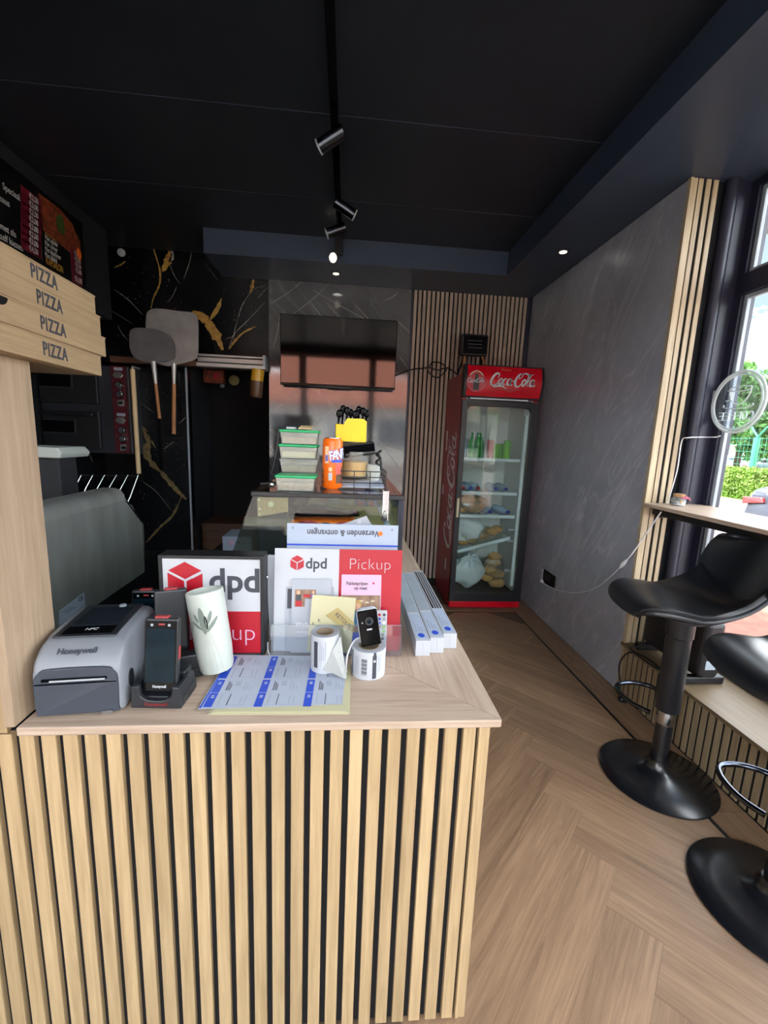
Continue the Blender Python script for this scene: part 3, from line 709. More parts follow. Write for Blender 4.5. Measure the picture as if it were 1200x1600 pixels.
MB().box(FX0+.012, FX0+.030, FY-.004, FY+.001, .82, .98).build('door_sticker', 'cream', door)
lk = MB().tube([(FX1-.11+.02*math.cos(a), FY-.001, 1.70+.02*math.sin(a)) for a in [2*PI*i/16 for i in range(16)]], .005, 6, True).build('door_ring', 'pvc_grey', door, smooth=True)
fbox('kick_plate', 'fridge_red', FX0+.005, FX1-.005, FY+.005, FY+.04, .018, .072, bevel=.003)
for x in (FX0+.06, FX1-.06):
    for yy in (FY+.09, FB-.08): MB().cyl((x, yy, 0), (x, yy, .022), .022, n=12).build('foot', 'black_plastic', fr)
# header light box with a slightly bulging front
hd_ = MB(); n_ = 8
prof = [(FY+.05, 1.80)]+[(FY-.005-.035*math.sin(PI*(i/n_)), 1.80+.255*i/n_) for i in range(n_+1)]+[(FY+.05, 2.055)]
hdr = MB().prism([(FX0-.005, y_, z_) for y_, z_ in prof], (FX1-FX0+.01, 0, 0)).build('header', 'fridge_dark', fr, smooth=True)
def hy(z): return FY-.0062-.035*math.sin(PI*max(0, min(1, (z-1.80)/.255)))
def curved(nm, mat, x0, x1, z0, z1, off=.0015, par=None):
    k = MB(); zs = [z0+(z1-z0)*i/8 for i in range(9)]
    F = [[k.bm.verts.new((x, hy(z)-off, z)) for z in zs] for x in (x0, x1)]; B_ = [[k.bm.verts.new((x, hy(z)+.004, z)) for z in zs] for x in (x0, x1)]
    for i in range(8):
        k.bm.faces.new((F[0][i], F[1][i], F[1][i+1], F[0][i+1])); k.bm.faces.new((B_[0][i], B_[0][i+1], B_[1][i+1], B_[1][i]))
        k.bm.faces.new((F[0][i], F[0][i+1], B_[0][i+1], B_[0][i])); k.bm.faces.new((F[1][i], B_[1][i], B_[1][i+1], F[1][i+1]))
    k.bm.faces.new((F[0][0], B_[0][0], B_[1][0], F[1][0])); k.bm.faces.new((F[0][8], F[1][8], B_[1][8], B_[0][8]))
    return k.build(nm, mat, par or hdr, smooth=True)
curved('header_sign', 'fridge_red', FX0+.018, FX1-.016, 1.812, 2.045)
MB().box(FX0+.06, FX1-.1, FY-.002, FY+.02, 1.790, 1.799).build('light_strip', 'shelf_white', fr)
# flowing script lettering: hand-drawn strokes (x to the right, y up, one unit = capital height)
def arc(cx, cy, rx, ry, a0, a1, n=14, sh=.25):
    o = []
    for i in range(n+1):
        a = math.radians(a0+(a1-a0)*i/n); x, y = rx*math.cos(a), ry*math.sin(a); o.append((cx+x+sh*y, cy+y))
    return o
def script_strokes():
    S = []
    def st(pts, w0, w1=None, w2=None):
        n = len(pts); w1 = w0 if w1 is None else w1; w2 = w0 if w2 is None else w2
        ws = []
        for i in range(n):
            t = i/(n-1); ws.append(w0+(w1-w0)*t*2 if t < .5 else w1+(w2-w1)*(t-.5)*2)
        S.append((pts, ws))
    sm = lambda p, n=6: [(q.x, q.y) for q in smooth_pts([(a, b, 0) for a, b in p], n)]
    # first capital: tall bowl, hook at the top, ribbon under the word
    st(sm([(.66, .66), (.78, .86), (.72, 1.0), (.52, .98), (.28, .74), (.12, .42), (.10, .14), (.26, .0), (.50, .06), (.66, .22)]), .05, .17, .04)
    st(sm([(.16, .02), (.34, -.08), (.56, -.06), (.82, .0), (1.06, -.02), (1.34, -.14), (1.52, -.24)]), .03, .13, .02)
    for cx in (.92, ): st(arc(cx, .34, .15, .26, 60, 430), .09, .14, .09)
    st(arc(1.30, .34, .15, .26, 50, 320), .05, .14, .04)
    st(arc(1.66, .34, .14, .26, 60, 420), .07, .13, .07); st(sm([(1.86, .62), (1.80, .36), (1.78, .14), (1.88, .08), (1.98, .18)]), .13, .11, .04)
    st([(1.98, .42), (2.12, .46)], .10)
    # second capital with the loop that sweeps over the rest of the word
    st(sm([(2.60, .62), (2.52, .74), (2.60, .98), (2.76, 1.04), (2.82, .90), (2.70, .74), (2.50, .62)]), .03, .06, .03)
    st(sm([(2.80, 1.0), (2.60, 1.04), (2.36, .78), (2.22, .44), (2.22, .14), (2.38, -.02), (2.60, .06), (2.74, .24)]), .05, .18, .04)
    st(sm([(2.80, .98), (2.98, 1.10), (3.20, 1.06), (3.42, .96), (3.62, .98), (3.80, 1.10)]), .04, .14, .02)
    st(arc(2.98, .34, .15, .26, 60, 430), .09, .14, .09)
    st(sm([(3.22, .18), (3.44, .62), (3.52, .92), (3.44, 1.0), (3.34, .78), (3.26, .36), (3.30, .10), (3.42, .12)]), .05, .10, .05)
    st(arc(3.66, .34, .14, .26, 60, 420), .07, .13, .07); st(sm([(3.86, .62), (3.80, .36), (3.78, .14), (3.88, .08), (4.02, .22)]), .13, .11, .03)
    return S
SCRIPT = script_strokes()
def script(o, ex, ey, size, mat, par, nm='script_lettering', th=.0012, fat=1.0):
    k = MB()
    for pts, ws in SCRIPT: k.ribbon([(x*size, y_*size) for x, y_ in pts], [w_*size*fat for w_ in ws], o, ex, ey, th)
    return k.build(nm, mat, par)
lz = 1.925
lo = MB()
o_ = script((1.100, FY-.049, 1.895), (1, 0, 0), (0, 0, 1), .093, 'white', hdr, fat=1.25)
text('Enjoy', .032, (1.235, hy(2.02)-.003, 2.018), (1, 0, 0), (0, 0, 1), 'tape', hdr, sx=1.1)
# round emblem with bottle and small script
em = MB().prism([(.993+.078*math.cos(a), FY-.043, 1.915+.078*math.sin(a)) for a in [2*PI*i/32 for i in range(32)]], (0, .02, 0)).build('emblem_disc', 'fridge_side', hdr)
MB().prism([(.993+x, FY-.0455, 1.915+z) for x, z in ((-.012, .062), (.012, .062), (.012, .035), (.024, .005), (.024, -.06), (-.024, -.06), (-.024, .005), (-.012, .035))], (0, .003, 0)).build('emblem_bottle', 'menu_black', em)
script((.92, FY-.0475, 1.912), (1, 0, 0), (0, 0, 1), .034, 'white', em, fat=1.15)
MB().ribbon([(p.x, p.y) for p in smooth_pts([(-.055, .05, 0), (-.035, .072, 0), (0, .085, 0), (.035, .07, 0), (.05, .05, 0)], 5)], [.008]*21, (.993, FY-.0445, 1.915), (1, 0, 0), (0, 0, 1), .001).build('emblem_cap', 'cream', em)
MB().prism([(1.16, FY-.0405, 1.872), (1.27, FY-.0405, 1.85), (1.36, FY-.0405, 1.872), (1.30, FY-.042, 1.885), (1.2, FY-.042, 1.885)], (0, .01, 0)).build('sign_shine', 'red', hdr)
# big grey script up the left side
script((FX0-.0003, 3.60, .50), (0, 0, 1), (0, 1, 0), .255, 'side_letter', fr, 'side_lettering', .0012, .9)
for y0, z0, hh, ww in ((3.68, .30, .10, .05), (3.94, 1.36, .18, .05), (3.97, .95, .09, .06)):
    MB().box(FX0-.001, FX0+.001, y0, y0+ww, z0, z0+hh).build('side_sticker', 'side_letter', fr)
# shelves
SHZ = (1.305, 1.02, .82)
for z in SHZ:
    s_ = MB().box(FX0+.06, FX1-.095, FY+.06, FY+.075, z-.012, z+.014)
    for k in range(14): s_.box(FX0+.07+.034*k, FX0+.075+.034*k, FY+.075, FB-.09, z-.004, z+.001)
    s_.box(FX0+.06, FX1-.095, FB-.09, FB-.08, z-.006, z+.002).build('shelf', 'shelf_white', fr, bevel=.002)
tz = lambda x: .50+.285*(x-.955)
k = MB().prism([(FX0+.06, FY+.06, tz(FX0+.06)-.014), (FX1-.12, FY+.06, tz(FX1-.12)-.014), (FX1-.12, FY+.06, tz(FX1-.12)+.014), (FX0+.06, FY+.06, tz(FX0+.06)+.014)], (0, .02, 0))
k.prism([(FX0+.06, FY+.08, tz(FX0+.06)-.006), (FX1-.12, FY+.08, tz(FX1-.12)-.006), (FX1-.12, FY+.08, tz(FX1-.12)-.001), (FX0+.06, FY+.08, tz(FX0+.06)-.001)], (0, .40, 0)).build('tilted_shelf', 'shelf_white', fr)
for z in (.60, .33, .70): MB().cyl((FX1-.13, FY+.1, z), (FX1-.056, FY+.1, z), .012, n=8).build('shelf_peg', 'white', fr)
# what stands on the shelves
def bottle(name, label, loc, rot, h, r, body, cap, group=None, band=None):
    b = thing(name, label, 'bottle', loc, rot, group)
    MB().lathe([(.001, 0), (r*.9, .002), (r, .012), (r, h*.55), (r*.92, h*.62), (r*.55, h*.78), (r*.36, h*.86), (r*.36, h*.92)], 16).build('body', body, b, smooth=True)
    MB().lathe([(r*.42, h*.91), (r*.42, h*.995), (r*.3, h)], 14).build('cap', cap, b, smooth=True)
    if band: MB().lathe([(r+.0008, h*.22), (r+.0008, h*.5)], 16, close=False).build('label_band', band, b, smooth=True)
    return b
def can(name, label, loc, col, h=.122, r=.032, group=None):
    b = thing(name, label, 'can', loc, 0, group)
    MB().lathe([(r*.8, 0), (r, .008), (r, h-.012), (r*.82, h-.001)], 18).build('body', col, b, smooth=True)
    MB().lathe([(r*.84, h-.002), (r*.84, h), (r*.7, h-.002)], 18).build('lid', 'chrome', b, smooth=True)
    return b
plain('water', '#a9c4de', .2, var=.05); plain('green_bottle', '#2f9a3c', .2); plain('red_can', '#b8323a', .3)
z = SHZ[0]+.002
for i, (x, yy, c, lb) in enumerate(((1.20, 3.60, 'red_can', 'red drink can in the middle of the top fridge shelf'), (1.275, 3.66, 'lime', 'lime can behind the red can on the top fridge shelf'), (1.345, 3.60, 'lime', 'lime green can at the right of the top fridge shelf'), (1.33, 3.72, 'lime', 'lime can at the back right of the top fridge shelf'))):
    can('drink_can', lb, (x, yy, z), c, .165 if i in (0, 2) else .135, .030, 'cans on the top fridge shelf')
for i, (x, yy) in enumerate(((.985, 3.66), (1.045, 3.62), (1.105, 3.65), (1.15, 3.72))):
    bottle('drink_bottle', ('bluish drink bottle far left on the top fridge shelf', 'green bottle second from left on the top fridge shelf', 'green bottle left of the red can on the top fridge shelf', 'green bottle half hidden behind the red can')[i], (x, yy, z), 0, .22, .028, 'water' if i == 0 else 'green_bottle', 'cap_blue' if i == 0 else 'green_bottle', 'bottles on the top fridge shelf')
z = SHZ[1]
def lying(x, z, cap, lb, grp, body='water', yaw=0):
    bottle('water_bottle', lb, (x, 3.80, z+.039), (PI/2, 0, yaw), .23, .036, body, cap, grp)
lying(.985, z, 'red', 'lying bottle with red cap far left on the second fridge shelf', 'bottles lying on the second fridge shelf')
lying(1.05, z, 'cap_blue', 'lying bottle with dark blue cap on the second fridge shelf', 'bottles lying on the second fridge shelf')
lying(1.115, z, 'red', 'lying bottle with red cap right of the blue one on the second fridge shelf', 'bottles lying on the second fridge shelf')
lying(1.27, z, 'cap_blue', 'pale water bottle lying at the middle right of the second fridge shelf', 'bottles lying on the second fridge shelf')
lying(1.36, z, 'cap_blue', 'pale water bottle lying at the right of the second fridge shelf', 'bottles lying on the second fridge shelf')
z = SHZ[2]
lying(1.235, z, 'cap_blue', 'water bottle lying beside the bread bag on the third fridge shelf', 'bottles lying on the third fridge shelf')
lying(1.345, z, 'cap_blue', 'water bottle lying at the right of the third fridge shelf', 'bottles lying on the third fridge shelf', yaw=.25)
def bread_bag(label, loc, rolls, bag_r, seed):
    b = thing('bread_bag', label, 'bread', loc, 0, 'bags of bread rolls in the fridge')
    for i, (x, y_, z_, r_) in enumerate(rolls): MB().ball((x, y_, z_), (r_*1.25, r_, r_*.72), 14, 9, .15, 2, seed+i).build('bread_roll', 'bread', b, smooth=True)
    xs = [q[0] for q in rolls]; ys = [q[1] for q in rolls]; zs = [q[2] for q in rolls]
    MB().ball(((min(xs)+max(xs))/2, (min(ys)+max(ys))/2, (min(zs)+max(zs))/2), ((max(xs)-min(xs))/2+bag_r, (max(ys)-min(ys))/2+bag_r*.9, (max(zs)-min(zs))/2+bag_r*.62), 24, 14, .12, 3, seed).build('bag', 'film', b, smooth=True)
    return b
bread_bag('clear bag of brown rolls on the third fridge shelf', (.965, 3.66, z+.008), [(.035, 0, .042, .052), (.155, 0, .042, .052), (.07, .02, .115, .05), (.165, .02, .11, .055), (.21, .03, .05, .04)], .075, 3)
def white_bag(label, loc, r, seed, knot):
    b = thing('plastic_bag', label, 'bag', loc, 0, 'white carrier bags in the fridge')
    MB().ball((0, 0, r[2]), r, 36, 22, .26, 1.7, seed).build('bag', 'bag_plastic', b, smooth=True)
    MB().ball((0, .02, r[2]*.9), (r[0]*.7, r[1]*.7, r[2]*.75), 20, 12, .2, 2, seed+5).build('contents', 'cream', b, smooth=True)
    if knot:
        kn = MB()
        for a in range(7):
            t_ = a*.9; kn.tube([(0, -r[1]*.55, r[2]*1.85), (.05*math.cos(t_), -r[1]*.8+.02*math.sin(t_), r[2]*1.85+.05*math.sin(t_)), (.10*math.cos(t_), -r[1]*.85, r[2]*1.75+.10*math.sin(t_)-.02)], [.012, .010, .004], 6)
        kn.ball((0, -r[1]*.6, r[2]*1.85), .02, 10, 8, .3, 3, seed).build('knot', 'bag_plastic', b, smooth=True)
white_bag('white carrier bag lying on the tilted fridge shelf', (1.085, 3.68, .560), (.150, .11, .115), 11, False)
bread_bag('clear bag of rolls sliding on the tilted fridge shelf', (1.0, 3.62, .560), [(.03, 0, .012, .035), (.11, 0, .035, .036), (.20, 0, .07, .042), (.275, .0, .115, .05), (.33, .02, .135, .045)], .05, 8)
white_bag('knotted white carrier bag on the fridge floor', (1.10, 3.68, .148), (.155, .11, .150), 23, True)
bread_bag('clear bag of stacked flat rolls on the fridge floor at the right', (1.34, 3.66, .150), [(.04, 0, .042, .062), (-.05, .0, .09, .05), (-.03, 0, .165, .052), (.0, .02, .225, .055), (.055, .02, .12, .05), (.0, 0, .29, .05)], .05, 14)
# floodlight on the fridge
fd = thing('floodlight', 'black site floodlight standing on the drinks fridge', 'lamp', (1.05, 3.80, 2.0))
bd = MB().box(-.115, .115, -.03, .03, .175, .35).build('housing', 'black_plastic', fd, bevel=.012)
MB().box(-.10, .10, -.034, -.03, .19, .335).build('glass', 'gloss_black', bd)
for i in range(3): MB().box(-.06, .06, -.036, -.034, .235+.028*i, .241+.028*i).build('rib', 'device_dark', bd)
for s in (-1, 1):
    MB().tube([(s*.075, 0, .18), (s*.10, -.07, .07), (s*.11, -.09, .012)], .009, 8).build('leg', 'tan_handle', fd, smooth=True)
    MB().tube([(s*.075, .0, .18), (s*.10, .07, .06), (s*.10, .09, .012)], .009, 8).build('leg', 'black_plastic', fd, smooth=True)
MB().box(-.12, .12, -.1, .1, .0, .012).build('base', 'black_plastic', fd, bevel=.003)
k = [at(616, 588, Y=4.12), at(640, 578, Y=4.10), at(668, 574, Y=4.09), at(676, 566, Y=4.09), at(690, 568, Y=4.08), at(697, 578, Y=4.08), at(684, 590, Y=4.08), at(672, 584, Y=4.08), at(668, 574, Y=4.07), at(684, 578, Y=4.07), at(700, 575, Y=4.07), (1.0, 4.0, 2.03), (1.05, 3.9, 2.02)]
tag(MB().tube(smooth_pts(k, 6), .006, 6).build('black_cable', 'cord_black', smooth=True), 'black cable looped on the slat wall from television to floodlight', 'cable')

# ================================================================== ceiling track and lamps
tr = tag(MB().box(-.018, .018, -1.55, 1.45, -.028, 0).build('light_track', 'gloss_black', None, (-.105, 2.2, ZM)), 'long black lighting track running along the ceiling', 'light track')
for i, (px, py, qx, qy, lb) in enumerate(((529, 210, 500, 229, 'nearest grey cylinder spotlight on the ceiling track'), (530, 320, 553, 336, 'spotlight on the ceiling track turned to the right'), (533, 357, 511, 365, 'third spotlight on the ceiling track turned to the left'))):
    a = at(px, py, Z=ZM-.075); b = at(qx, qy, Z=ZM-.115)
    s_ = thing('track_spotlight', lb, 'spotlight', (-.105, a.y, ZM-.028), 0, 'spotlights on the ceiling track')
    a = Vector((a.x+.105, 0, a.z-ZM+.028)); b = Vector((b.x+.105, b.y-s_.location.y, b.z-ZM+.028)); d = (b-a).normalized()
    MB().box(-.012, .012, -.04, .04, -.016, 0).cyl((0, 0, -.016), (0, 0, a.z), .006, n=8).build('stem', 'gloss_black', s_)
    MB().cyl(a-d*.03, b, .032, n=20).build('cylinder', 'dark_chrome', s_, smooth=True)
    MB().cyl(b, b+d*.008, .034, n=20).build('rim', 'pvc_grey', s_, smooth=True)
a = at(530, 395, Z=ZM-.07)
s_ = thing('ceiling_speaker_lamp', 'small black lamp at the end of the track with a lit white face', 'spotlight', (a.x, 3.56, ZM-.028))
MB().box(-.03, .03, -.03, .03, -.12, 0).build('body', 'black_plastic', s_, bevel=.004)
MB().ball((-.04, -.02, -.155), (.03, .03, .035), 12, 8).build('bulb', 'lampglass', s_, smooth=True)
def downlight(label, x, y, z, watts):
    d = thing('downlight', label, 'downlight', (x, y, z), 0)
    MB().lathe([(.022, -.002), (.04, -.006), (.044, 0)], 20, close=True).build('ring', 'black_plastic', d, smooth=True)
    MB().lathe([(.002, -.009), (.026, -.007), (.026, -.003)], 18).build('lamp', 'lampglass', d, smooth=True)
    l = bpy.data.lights.new('downlight_lamp', 'AREA'); l.shape = 'DISK'; l.size = .09; l.energy = watts; l.color = (1.0, .96, .90)
    lo_ = bpy.data.objects.new('downlight_lamp', l); COL.objects.link(lo_); lo_.parent = d; lo_.location = (0, 0, -.012)
LAMP = .04
a = at(880, 393, Z=ZC); downlight('small round recessed downlight in the soffit above the stone wall', a.x, a.y, ZC, LAMP*.5)
a = at(525, 427, Z=ZC); downlight('small round recessed downlight above the television', a.x, a.y, ZC, LAMP*.4)
a = at(190, 395, Y=BY)
d = thing('wall_light_spot', 'small round light spot built as a white disc high on the black marble', 'sensor', (a.x, BY, a.z))
MB().lathe([(.032, 0), (.030, .014), (.012, .02)], 18, Matrix.Rotation(PI/2, 4, 'X')).build('cap', 'white', d, smooth=True)  # bright reflected spot on the marble, modelled as a white cap

# ================================================================== kitchen corner
ra = thing('rail_shelf', 'long aluminium profile shelf across the passage opening', 'shelf', (0, 4.0, 0))
z0 = at(420, 578, Y=4.0).z; z1 = at(420, 549, Y=4.0).z
MB().box(-1.33, -.742, 0, .13, z0, z0+.035).build('lower_profile', 'alu', ra, bevel=.006)
MB().box(-1.33, -.742, .03, .13, z0+.045, z0+.085).build('middle_profile', 'alu', ra, bevel=.006)
MB().box(-1.33, -.742, .05, .135, z0+.095, z0+.115).build('upper_profile', 'alu', ra, bevel=.004)
MB().box(-.765, -.742, -.004, .135, z0+.02, z0+.12).build('end_plate', 'pvc_grey', ra)
MB().box(-2.05, -1.33, .02, .13, z0, z0+.05).build('hanging_bar', 'brown_wood', ra, bevel=.004)
def peel(label, blade, hpts, mat, hmat, Y, hw):
    """blade outline (pixels on its hanging plane) and handle line"""
    p = thing('pizza_peel', label, 'pizza peel', (0, Y, 0), 0, 'pizza peels hanging from the rail')
    B_ = [at(px, py, Y=Y) for px, py in blade]
    P = smooth_pts([(v.x, 0, v.z) for v in B_], 5, True)
    MB().prism(P, (0, .004, 0)).build('blade', mat, p)
    H = [at(px, py, Y=Y) for px, py in hpts]
    MB().tube([(H[0].x, .004, H[0].z-.01), (H[0].x, .06, H[0].z+.0), (H[0].x, 4.03-Y, at(300, 572, Y=4.0).z+.02)], .005, 6).build('hook', 'alu', p)
    MB().tube([(H[0].x, -.004, H[0].z), (H[1].x, -.006, H[1].z)], [.022, .014], 10).build('socket', 'alu', p, smooth=True)
    MB().tube([(H[1].x, -.006, H[1].z), (H[2].x, -.008, H[2].z)], hw, 10).build('handle', hmat, p, smooth=True)
    return p
peel('large square-bladed peel with a bright aluminium blade', [(228, 500), (231, 487), (245, 482), (280, 486), (302, 489), (309, 500), (310, 530), (309, 555), (302, 563), (280, 569), (262, 572), (244, 566), (230, 555), (228, 530)], [(272, 568), (272.5, 600), (272, 678)], 'peel_alu', 'tan_handle', 3.93, .0165)
peel('smaller round-cornered peel with a dull grey blade', [(202, 528), (204, 516), (216, 512), (240, 514), (258, 520), (270, 533), (272, 552), (268, 562), (248, 566), (228, 566), (210, 558), (203, 545)], [(240, 565), (244, 600), (250, 654)], 'peel_grey', 'tan_handle', 3.90, .013)
p = thing('long_peel_pole', 'long pale wooden pole hanging beside the oven controls', 'pole', (0, 3.9, 0))
a, b = at(207, 577, Y=3.9), at(217, 740, Y=3.9)
MB().tube([(a.x, 0, a.z), (b.x, 0, b.z)], .019, 10).build('pole', 'pale_handle', p, smooth=True)
MB().tube([(a.x, 0, a.z-.005), (a.x-.002, .0, a.z+.02), (a.x-.002, .13, a.z+.025)], .009, 8).build('hook', 'alu', p, smooth=True)
a, b = at(401, 576, Y=3.97), at(397, 620, Y=3.97)
so = thing('sauce_dispenser', 'yellow topped sauce bottle hanging upside down under the profile shelf', 'bottle', (a.x, 3.97, 0))
MB().cyl((0, .06, a.z), (-.012, .06, (a.z+b.z)/2+.02), .056, .054, 18).build('upper_part', 'mustard', so, smooth=True)
MB().tube([(-.012, .06, (a.z+b.z)/2+.02), (-.018, .06, b.z+.02), (-.02, .06, b.z)], [.0545, .053, .046], 18).build('lower_part', 'brown_sauce', so, smooth=True)
a = at(335, 580, Y=4.6)
it = thing('spice_packet', 'red and yellow packet under the passage shelf', 'packet', (a.x, 4.6, a.z-.05))
MB().box(-.1, .1, -.04, .04, -.07, .06).build('packet', 'menu_food', it, bevel=.01); MB().box(.0, .06, -.043, -.04, -.03, .03).build('patch', 'red', it)
MB().box(-.05, .35, -.1, .2, .07, .09).build('board', 'black_paint', it)
a = at(365, 594, Y=4.84)
ho = thing('round_socket', 'round pale outlet on the dark passage wall', 'outlet', (a.x, 4.86, a.z))
MB().lathe([(.055, 0), (.05, .012), (.02, .014)], 18, Matrix.Rotation(PI/2, 4, 'X')).build('plate', 'tape', ho, smooth=True)
MB().box(-.14, -.10, -.012, 0, -.08, -.04).build('switch', 'pvc_grey', ho)
bw = thing('brown_cabinet', 'low reddish-brown wooden cabinet in the passage', 'cabinet', (-1.1, 4.6, 0))
MB().box(-.36, .36, -.2, .2, 0, .50).build('body', 'brown_wood', bw, bevel=.004); MB().box(-.365, .365, -.22, .22, .50, .53).build('top', 'brown_wood', bw, bevel=.004)
MB().box(-.34, .34, -.215, -.2, .40, .47).build('drawer', 'brown_wood', bw, bevel=.004)
# deck oven
ov = thing('deck_oven', 'two-deck black pizza oven with a maroon control strip', 'oven', (-2.3437, 3.95, 1.222))
ov.scale = (1.234, 1.0, 1.234)
MB().box(-.20, .385, 0, .80, 0, .60).build('body', 'oven_body', ov, bevel=.008)
MB().box(.272, .368, -.012, .001, .008, .598).build('control_strip', 'maroon', ov)
for d_ in range(2):
    z = .305*d_
    door = MB().box(-.19, .185, -.03, -.002, z+.03, z+.285).build('door', 'oven_door', ov, bevel=.006)
    fm = MB()
    for q in ((-.185, .03, z+.125, z+.137), (-.185, .03, z+.215, z+.227), (.018, .03, z+.125, z+.227)): fm.box(q[0], q[1], -.036, -.029, q[2], q[3])
    fm.build('window_frame', 'device_dark', door, bevel=.002)
    MB().box(-.185, .02, -.033, -.0305, z+.135, z+.217).build('window_glass', 'gloss_black', door)
    MB().tube([(-.17, -.03, z+.262), (-.17, -.065, z+.262), (.15, -.065, z+.262), (.15, -.03, z+.262)], .011, 8).build('handle', 'black_plastic', door, smooth=True)
    MB().box(.11, .16, -.074, -.066, z+.252, z+.268).build('handle_end', 'chrome', door)
    MB().box(.295, .35, -.0135, -.0115, z+.262, z+.282).build('scale_print', 'light_ink', ov)
    MB().prism([(.32+.036*c_, -.0125, z+.232+.028*s_) for c_, s_ in ((-1, 0), (-.5, .8), (.5, .8), (1, 0), (.5, -.8), (-.5, -.8))], (0, -.01, 0)).build('gauge', 'steel_edge', ov, bevel=.002)
    for zz in (.165, .105): MB().tube([(.326, -.012, z+zz), (.326, -.03, z+zz), (.326, -.036, z+zz)], [.026, .024, .018], 18).build('knob', 'chrome', ov, smooth=True)
    sw = MB().box(.305, .347, -.018, -.0115, z+.025, z+.068).build('switch_plate', 'steel_edge', ov); MB().ball((.326, -.02, z+.046), (.015, .008, .008), 10, 8).build('rocker', 'gloss_black', sw)
    for zz in (.19, .13, .075): MB().cyl((.288, -.012, z+zz), (.288, -.016, z+zz), .004, n=8).build('lamp', 'device_red', ov)
# kitchen bench, dish, scales
be = tag(MB().box(-1.58, -1.0, .98, 2.35, 0, .80).build('kitchen_bench', 'black_paint', bevel=.004), 'dark kitchen bench behind the counter', 'bench')
# steel guard with rolled top edge
gu = thing('steel_guard', 'stainless steel side guard with rolled top edge and clipped corner', 'guard', (-.9, 1.4, 0))
def gp(px, py): p = at(px, py, X=-.9); return Vector((0, p.y-1.4, p.z))
cr = [gp(72, 815)+Vector((0, 0, .004)), gp(196, 783)+Vector((0, 0, .004)), gp(206, 790), gp(222, 818), gp(225.5, 894), gp(150, 946)]
cr = cr+[Vector((0, cr[-1].y, .802)), Vector((0, -.42, .802)), Vector((0, -.42, cr[0].z))]
MB().prism(cr, (-.004, 0, 0)).build('sheet', 'steel', gu)
y1 = cr[1].y
rl = MB(); cz_ = cr[0].z-.006
prof = [(.0005, cz_), (-.004, cz_+.022), (-.016, cr[0].z+.034), (-.04, cr[0].z+.042), (-.085, cr[0].z+.042), (-.085, cr[0].z+.038), (-.04, cr[0].z+.038), (-.019, cr[0].z+.030), (-.008, cr[0].z+.016), (-.004, cr[0].z)]
rl.prism([(x, -.42, z_) for x, z_ in prof], (0, y1+.42, 0)).build('rolled_edge', 'steel', gu, smooth=True)
MB().tube([cr[1]+Vector((0, 0, .0)), cr[3]+Vector((0, .004, 0)), cr[4]+Vector((0, .004, 0))], .005, 6).build('edge_trim', 'steel_edge', gu)
MB().prism([(-.5, y1-.02, cr[0].z-.05), (-.02, y1-.02, cr[0].z-.05), (-.02, y1-.02, .802), (-.5, y1-.02, .802)], (0, .004, 0)).build('cross_plate', 'black_paint', gu)
lab = MB().prism([gp(92, 955)+Vector((.0005, 0, 0)), gp(131, 925)+Vector((.0005, 0, 0)), gp(133, 950)+Vector((.0005, 0, 0)), gp(92, 985)+Vector((.0005, 0, 0))], (.0008, 0, 0)).build('rating_label', 'paper_blue', gu)
c = gp(125, 936); text('CE', .022, (.0022, c.y, c.z), (0, 1, 0), (0, 0, 1), 'ink', lab)
for i in range(3):
    c = gp(103+4*i, 950-3*i); MB().box(.0012, .002, c.y-.03, c.y+.02, c.z-.004-.008*i, c.z-.001-.008*i).build('print_line', 'light_ink', lab)
rk = thing('wire_rack', 'slanted wire rack of thin steel rods behind the steel guard', 'rack', (-1.2, 2.2, .8))
k = MB(); a = at(92, 742, Y=2.3); b = at(216, 745, Y=2.3)
def rp(px, py, Y): p = at(px, py, Y=Y); return (p.x+1.2, p.y-2.2, p.z-.8)
MB().tube([rp(90, 741.5, 2.3), rp(216, 744, 2.3)], .003, 6).build('top_rod', 'steel_edge', rk, smooth=True)
xs = [92, 109, 127, 145, 163.5, 182, 200, 216]
for i, x in enumerate(xs): MB().tube([rp(x, 742+.02*i, 2.3), rp(x-10-.4*i, 763+(i == 6)*2+(i == 7)*14, 2.26), rp(x-22-.6*i, 790+i*2, 2.22)], .003, 6).build('rod', 'steel_edge', rk, smooth=True)
MB().tube([rp(62, 788, 2.22), rp(190, 806, 2.22)], .003, 6).build('bottom_rod', 'steel_edge', rk, smooth=True)
for px in (66, 190):
    p = rp(px, 792+(px-66)*.14, 2.22); MB().tube([p, (p[0], p[1], .002)], .005, 6).build('leg', 'steel_edge', rk)
a = at(80, 716, Y=1.9)
di = thing('white_tray', 'shallow off-white tray on a grey stand below the oven', 'tray', (a.x-.02, 1.9, 0))
MB().prism([(-.14, 0, a.z), (.055, 0, a.z), (.065, 0, a.z+.02), (.045, 0, a.z+.045), (-.14, 0, a.z+.045)], (0, .2, 0)).build('tray', 'porcelain', di, bevel=.006)
MB().box(-.1, .03, .03, .15, .802, a.z).build('stand', 'device_dark', di, bevel=.004)
